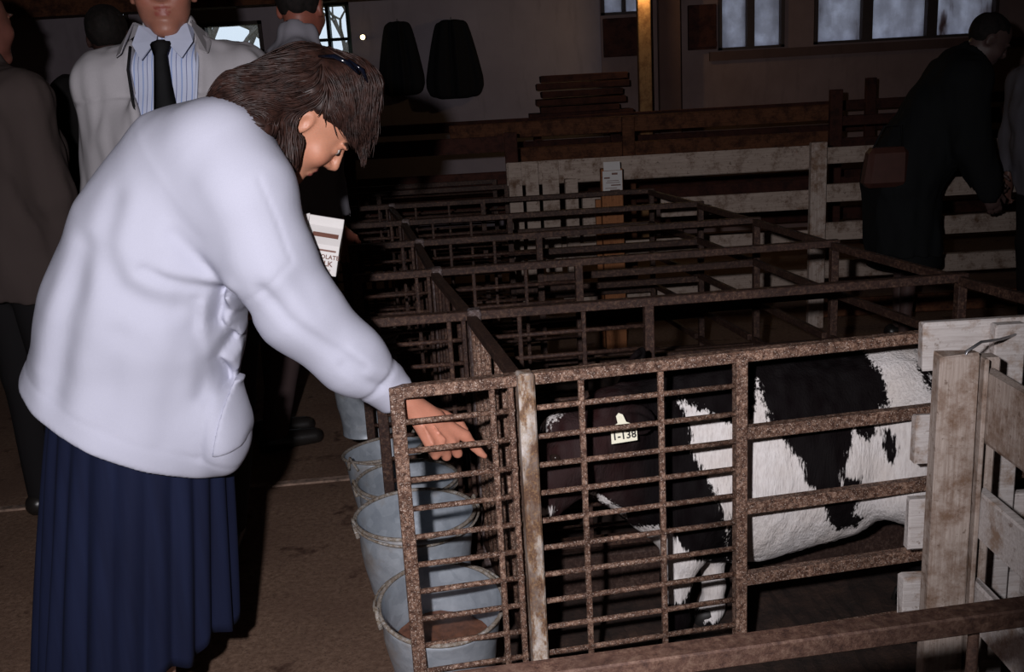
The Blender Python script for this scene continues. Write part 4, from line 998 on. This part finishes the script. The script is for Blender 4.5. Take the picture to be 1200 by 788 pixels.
for l in (-1, 1):
    an = A(-.86, 2.03, .07)+WL*l*.075
    def fn(P): return np.maximum(cone(P, an-A(0, 0, .035)-WF*.03, an-A(0, 0, .045)+WF*.13, .036, .03), .002-P[:, 2])
    obj('shoe', sdf_mesh('shoe', fn, an-A(.25, .25, .1), an+A(.25, .25, .1), .007, const((.02, .015, .015))), M['shoe'], wm, True)
# sweater
def XZ(px, py): p = W(px, py, 1.85); return (float(p[0]), float(p[2]))
folds = [  # polyline in the x,z plane, amplitude (+ groove / - ridge), width
    ([(140, 235), (134, 270), (136, 300), (152, 330), (176, 347), (206, 357)], .009, .020), ([(156, 240), (152, 280), (168, 318), (205, 338)], -.008, .022), ([(118, 255), (112, 300), (120, 350), (150, 400)], -.006, .026), ([(150, 365), (190, 385), (215, 420)], -.005, .022), ([(235, 215), (262, 262), (275, 310)], .004, .020),
    ([(178, 312), (205, 325), (243, 337), (276, 343)], .010, .010), ([(205, 312), (240, 325), (275, 332)], -.007, .014),
    ([(208, 273), (232, 300), (254, 322), (284, 358)], .008, .012),
    ([(108, 290), (90, 365), (78, 430), (72, 455)], .015, .022), ([(84, 285), (62, 360), (46, 430)], -.010, .025), ([(150, 385), (140, 450), (136, 490)], .006, .02), ([(125, 300), (112, 380), (104, 470)], -.007, .028),
    ([(215, 345), (222, 372), (214, 410), (200, 470), (196, 515)], .006, .018),
    ([(254, 345), (246, 380), (258, 402), (244, 430), (250, 465)], .017, .008), ([(264, 350), (268, 372), (256, 392), (276, 412), (262, 436), (270, 460)], -.014, .010), ([(232, 352), (228, 385), (236, 420), (230, 470)], .008, .010),
    ([(290, 368), (270, 380), (276, 398), (290, 418), (276, 442)], .016, .008), ([(238, 358), (236, 395), (246, 425)], -.008, .012),
    ([(318, 330), (345, 365), (385, 400), (425, 430)], .009, .010), ([(330, 315), (365, 350), (400, 385)], -.005, .018), ([(355, 320), (380, 365), (400, 385)], .004, .012),
    ([(300, 240), (318, 290), (350, 340)], -.003, .022), ([(405, 425), (430, 448), (446, 458)], .008, .008), ([(415, 408), (440, 432), (462, 446)], -.005, .010),
    ([(246, 352), (243, 420), (240, 470), (232, 540)], .004, .006)]
folds = [([XZ(*p) for p in q], a, w_) for q, a, w_ in folds]
hemA, hemB = W(25, 434, 2.0), W(242, 538, 2.0)
hem_n = unit(np.cross(hemB-hemA, (0.1, 1, -.1))); hem_n = hem_n if hem_n[2] > 0 else -hem_n
seam = [XZ(*p) for p in ((312, 205), (330, 250), (345, 290), (350, 300), (322, 330), (290, 350))]
def sweater(P):
    d = loft(P, [W(108, 600, 2.0), T0, T1, T2, T3, T4], [.215, .20, .19, .185, .16, .08], [.222, .206, .190, .172, .142, .088], WL, .06)
    d = smin(d, ell(P, W(262, 500, 1.95), (.05, .09, .10)), .05)              # pocket bulge at the front
    d = smin(d, cone(P, W(255, 180, 1.90), W(288, 222, 1.88), .10, .09), .06)
    arm = chain(P, [SR, W(311, 302, 1.86), ER, MR_, CR], [.094, .088, .077, .064, .042], .03)
    arm = smin(arm, cone(P, W(452, 452, 1.935), W(466, 466, 1.94), .044, .040), .01)
    d = smin(d, arm, .05)
    d = smin(d, chain(P, [SL, EL_, WL_], [.085, .07, .04]), .04)
    d = smin(d, cone(P, T4, W(312, 165, 2.03), .075, .068), .03)                        # neckband
    d = smax(d, -((P-hemA.astype(np.float32)) @ hem_n.astype(np.float32)), .012)
    m = (np.abs(d) < .035)
    if m.any():
        q = P[m]; X = q[:, [0, 2]]; add = .0035*vnoise(q*A(1, 1, .6), 9)+.0015*vnoise(q, 22); vis = np.clip((2.04-q[:, 1])/.08, 0, 1)
        for pl, a, w_ in folds: dd = poly_dist(X, pl); add = add+vis*a*.75*np.exp(-(dd/(w_*1.25))**2)
        add = add+vis*.0022*np.exp(-(poly_dist(X, seam)/.004)**2)
        hh = (q-hemA.astype(np.float32)) @ hem_n.astype(np.float32); add = add+.0012*np.exp(-((hh-.05)/.005)**2)
        t_ = (q-CR.astype(np.float32)) @ unit(CR-MR_).astype(np.float32); cuff = np.exp(-((t_+.055)/.006)**2)*(np.linalg.norm(q-CR.astype(np.float32), axis=1) < .1); add = add+.004*cuff
        d[m] += add
    ax = unit(CR-MR_); e = (P-(CR+ax*.012).astype(np.float32)) @ ax.astype(np.float32)
    d = np.where(np.linalg.norm(P-CR.astype(np.float32), axis=1) < .14, smax(d, e, .008), d)
    ax = unit(WL_-EL_); e = (P-(WL_-ax*.01).astype(np.float32)) @ ax.astype(np.float32)
    d = np.where((np.linalg.norm(P-WL_.astype(np.float32), axis=1) < .1), smax(d, e, .008), d)
    hole = cone(P, W(318, 158, 2.035), W(400, 90, 2.06), .060, .12); return smax(d, -hole, .006)
obj('sweater', sdf_mesh('sweater', sweater, (-1.16, 1.68, .6), (-.12, 2.40, 1.56), .0056, const((.445, .455, .545))), M['knit'], wm, True)
# patch pocket lying on the front of the sweater: slightly raised slab following it
pk = [XZ(*p) for p in ((260, 459), (290, 462), (287, 500), (276, 535), (246, 540))]
def pocket(P):
    m = inpoly(P[:, [0, 2]], pk); edge = poly_dist(P[:, [0, 2]], pk+[pk[0]]); sg = np.where(m, -edge, edge)
    sh = sweater(P)-.006; return smax(smax(sh, sg, .006), P[:, 1]-1.99, .01)
obj('pocket', sdf_mesh('pocket', pocket, (-.72, 1.68, .6), (-.45, 2.0, 1.0), .005, const((.445, .455, .545))), M['knit'], wm, True)
# blouse collar
cb = MB(); cb.tube([W(283, 158, 1.97), W(292, 164, 1.955), W(302, 168, 1.955), W(311, 172, 1.97)], [.006, .012, .012, .005], 8, flat=.5)
obj('blouse_collar', cb.mesh('blouse_collar', True), plain('blouse_white', (.55, .56, .64), .8), wm, True)
# skirt
sk = MB(); NA, NZ = 240, 26; pr = random.Random(4); ph = [pr.uniform(0, 6) for _ in range(4)]
ctop = W(165, 455, 2.02); cbot = W(163, 752, 2.02)
for i in range(NZ+1):
    v = i/NZ; c = ctop*(1-v)+cbot*v
    for k in range(NA):
        a = 2*math.pi*k/NA; pl = .5+.5*math.sin(a*22+1.1*math.sin(a*3+ph[0])+ph[1]); pl = pl**.7
        R = .175+.055*v**.8+.006*math.sin(5*a+ph[2]); R += -.020*(.25+.75*v)*(1-pl)+.006*math.sin(a*9+ph[3]+v*2)*v
        x = c[0]+R*math.cos(a)*1.0; y = c[1]+R*math.sin(a)*.92; z = c[2]+(.055*math.cos(a-.3)+.012*math.sin(a*11))*v
        sk.v.append((x, y, z))
for i in range(NZ):
    for k in range(NA): sk.f.append((i*NA+k, i*NA+(k+1) % NA, (i+1)*NA+(k+1) % NA, (i+1)*NA+k))
sko = obj('skirt', sk.mesh('skirt', True), M['navy'], wm, True); sm = sko.modifiers.new('thickness', 'SOLIDIFY'); sm.thickness = .003
# hair: base volume and locks
EARC = HEADC+HS*(hr_*.078-hf*.006-hu*.006)
def hb(P):
    R = np.array([hr_, hf, hu], np.float32); q = (P-HEADC) @ R.T
    d = ell(q, (0, -.018, .04), (.088, .103, .098)); cut = np.where(q[:, 1] > .0, .03+.30*np.maximum(q[:, 1], 0), -.06); d = smax(d, -(q[:, 2]-cut), .01)
    d = smin(d, cone(P, W(345, 105, 1.985), W(336, 186, 1.945), .045, .018), .02)
    d = smin(d, smin(cone(P, W(350, 97, 2.02), W(280, 112, 1.93), .062, .042), cone(P, W(335, 110, 2.0), W(303, 146, 1.90), .06, .024), .03), .03)
    return ssub(smin(d, cone(P, W(415, 105, 2.05), W(425, 148, 2.05), .055, .026), .03), ell(P, EARC, (.028, .028, .030)), .01)
def hair_base(P): return hb(P)+.005*vnoise(P, 28)+.003*vnoise(P, 60)
obj('hair', sdf_mesh('hair', hair_base, HEADC-.34, HEADC+.2, .006), M['hair_brown'], wm, True)
def grad(P):
    e = .002; return np.stack([hb(P+A(*(e if k == a else 0 for k in range(3))))-hb(P-A(*(e if k == a else 0 for k in range(3)))) for a in range(3)], 1)/(2*e)
NS = 5200; hrng = np.random.default_rng(5)
P0 = (np.array(HEADC)+hrng.uniform(-1, 1, (NS*2, 3))*A(.26, .2, .16)+A(-.06, -.04, .0)).astype(np.float32)
for _ in range(8): g_ = grad(P0); g_ /= np.linalg.norm(g_, axis=1)[:, None]+1e-6; P0 = (P0-g_*hb(P0)[:, None]*.9).astype(np.float32)
P0 = P0[np.abs(hb(P0)) < .004][:NS]; NS = len(P0)
TA, TB, TC = W(205, 142, 1.95), W(450, 330, 2.02), W(343, 240, 1.97); xa, xb = W(372, 100, 2)[0], W(392, 100, 2)[0]; zc = W(340, 128, 2)[2]
steps = [P0]; Pn = P0; L_ = hrng.uniform(.006, .0125, NS)[:, None]; wob = hrng.uniform(0, 6.28, NS)[:, None]; off = hrng.uniform(.001, .007, NS)
NSEG = 10
for k in range(NSEG):
    wB = np.clip((Pn[:, 0]-xa)/(xb-xa), 0, 1)[:, None]; low = (np.clip((zc-Pn[:, 2])/.03, 0, 1)*np.clip((Pn[:, 0]-W(318, 100, 2)[0])/.03, 0, 1))[:, None]
    un = lambda q: q/(np.linalg.norm(q, axis=1)[:, None]+1e-6)
    fl = un(TA-Pn)*(1-low)*(1-wB)+un(TC-Pn)*low*(1-wB)+un(TB-Pn)*wB
    fl = fl+.28*np.stack([vnoise(Pn+i_*3.1, 26) for i_ in range(3)], 1)+.10*np.sin(k*.9+wob)
    g_ = un(grad(Pn.astype(np.float32))); fl = fl-g_*(fl*g_).sum(1)[:, None]*(.9 if k < 7 else .35); Pn = Pn+un(fl)*L_
    dd = hb(Pn.astype(np.float32)); Pn = (Pn-g_*(np.clip(dd-off, -.02, .02 if k < 6 else 0))[:, None]*.8).astype(np.float32); steps.append(Pn)
S_ = np.stack(steps, 1)
lk = MB()
prof_ = [.35, .8, 1, 1.05, 1.05, 1, .95, .85, .7, .5, .15]
near_ear = (np.linalg.norm(S_-EARC[None, None], axis=2) < .025).any(1)
for i in range(NS):
    if near_ear[i] and S_[i, 0, 1] < HEADC[1]: continue
    lk.tube(list(S_[i]), [p_*(.0012+.0016*((i*37 % 100)/100)) for p_ in prof_], 4, cap=False, flat=.6)
obj('hair_locks', lk.mesh('hair_locks', True), M['hair_brown'], wm, True)
t = thing('sunglasses', 'dark sunglasses pushed up into the woman\'s brown hair', 'sunglasses', tuple(map(float, W(400, 72, 1.98))))
gl = MB().tube([W(374, 66, 1.975), W(392, 66, 1.955), W(408, 74, 1.955), W(420, 86, 1.97)], [.004, .0065, .0065, .004], 8, flat=.7)
obj('frame', gl.mesh('frame', True), plain('glossy_black', (.003, .004, .009), .12), t, True)
obj('lens', MB().tube([W(408, 70, 1.985), W(424, 82, 1.99), W(430, 96, 2.0)], [.006, .014, .006], 10, flat=.35).mesh('lens', True), bpy.data.materials['glossy_black'], t, True)

# ------------------------------------------------------------------ milk carton in her left hand
t = thing('milk_carton', 'small white chocolate milk carton held behind the woman\'s sleeve', 'carton', tuple(map(float, W(378, 297, 1.97))))
t.rotation_euler = (math.radians(2), math.radians(13), math.radians(4))
w_, d_, h_ = .034, .034, .058
v = [(-w_, -d_, -.036), (w_, -d_, -.036), (w_, d_, -.036), (-w_, d_, -.036), (-w_, -d_, .024), (w_, -d_, .024), (w_, d_, .024), (-w_, d_, .024),
     (-w_, -.003, .056), (w_, -.003, .056), (w_, .003, .056), (-w_, .003, .056), (-w_, -.003, .074), (w_, -.003, .074), (w_, .003, .074), (-w_, .003, .074)]
mb = MB(); mb.v = v; mb.f = [(0, 3, 2, 1), (0, 1, 5, 4), (1, 2, 6, 5), (2, 3, 7, 6), (3, 0, 4, 7), (4, 5, 9, 8), (6, 7, 11, 10), (5, 6, 10, 9), (7, 4, 8, 11), (8, 9, 13, 12), (10, 11, 15, 14), (9, 10, 14, 13), (11, 8, 12, 15), (12, 13, 14, 15)]
obj('box', mb.mesh('box', bevel=.001), M['paper'], t)
sp = MB(); sp.v = [(-.034, -.02, .05), (-.034, .0, .075), (-.058, -.012, .066), (-.036, -.02, .052), (-.034, .001, .076), (-.058, -.010, .068)]; sp.f = [(0, 1, 2), (3, 5, 4), (0, 3, 4, 1), (1, 4, 5, 2), (2, 5, 3, 0)]
obj('spout', sp.mesh('spout'), M['paper'], t)
for body, sz, z, x in (('CHOCOLATE', .0118, .001, 0), ('MILK', .015, -.0125, .008), ('HALF PINT', .006, -.026, .008)):
    o = obj('lettering', text_mesh(body, sz), M['brown_ink'], t); o.rotation_euler = (math.radians(90), 0, 0); o.location = (x, -d_-.0004, z)
bd = MB().box((-.026, -d_-.0008, .012), (.028, -d_-.0001, .0155)); obj('printed_band', bd.mesh('printed_band'), M['brown_ink'], t)
slope = math.atan2(.031, .032)
o = obj('printed_band', MB().box((-.022, -.0006, -.005), (.028, .0002, .005)).mesh('printed_band'), M['brown_ink'], t); o.rotation_euler = (-(math.pi/2-slope)+0, 0, 0); o.location = (0, -.0195, .0408)
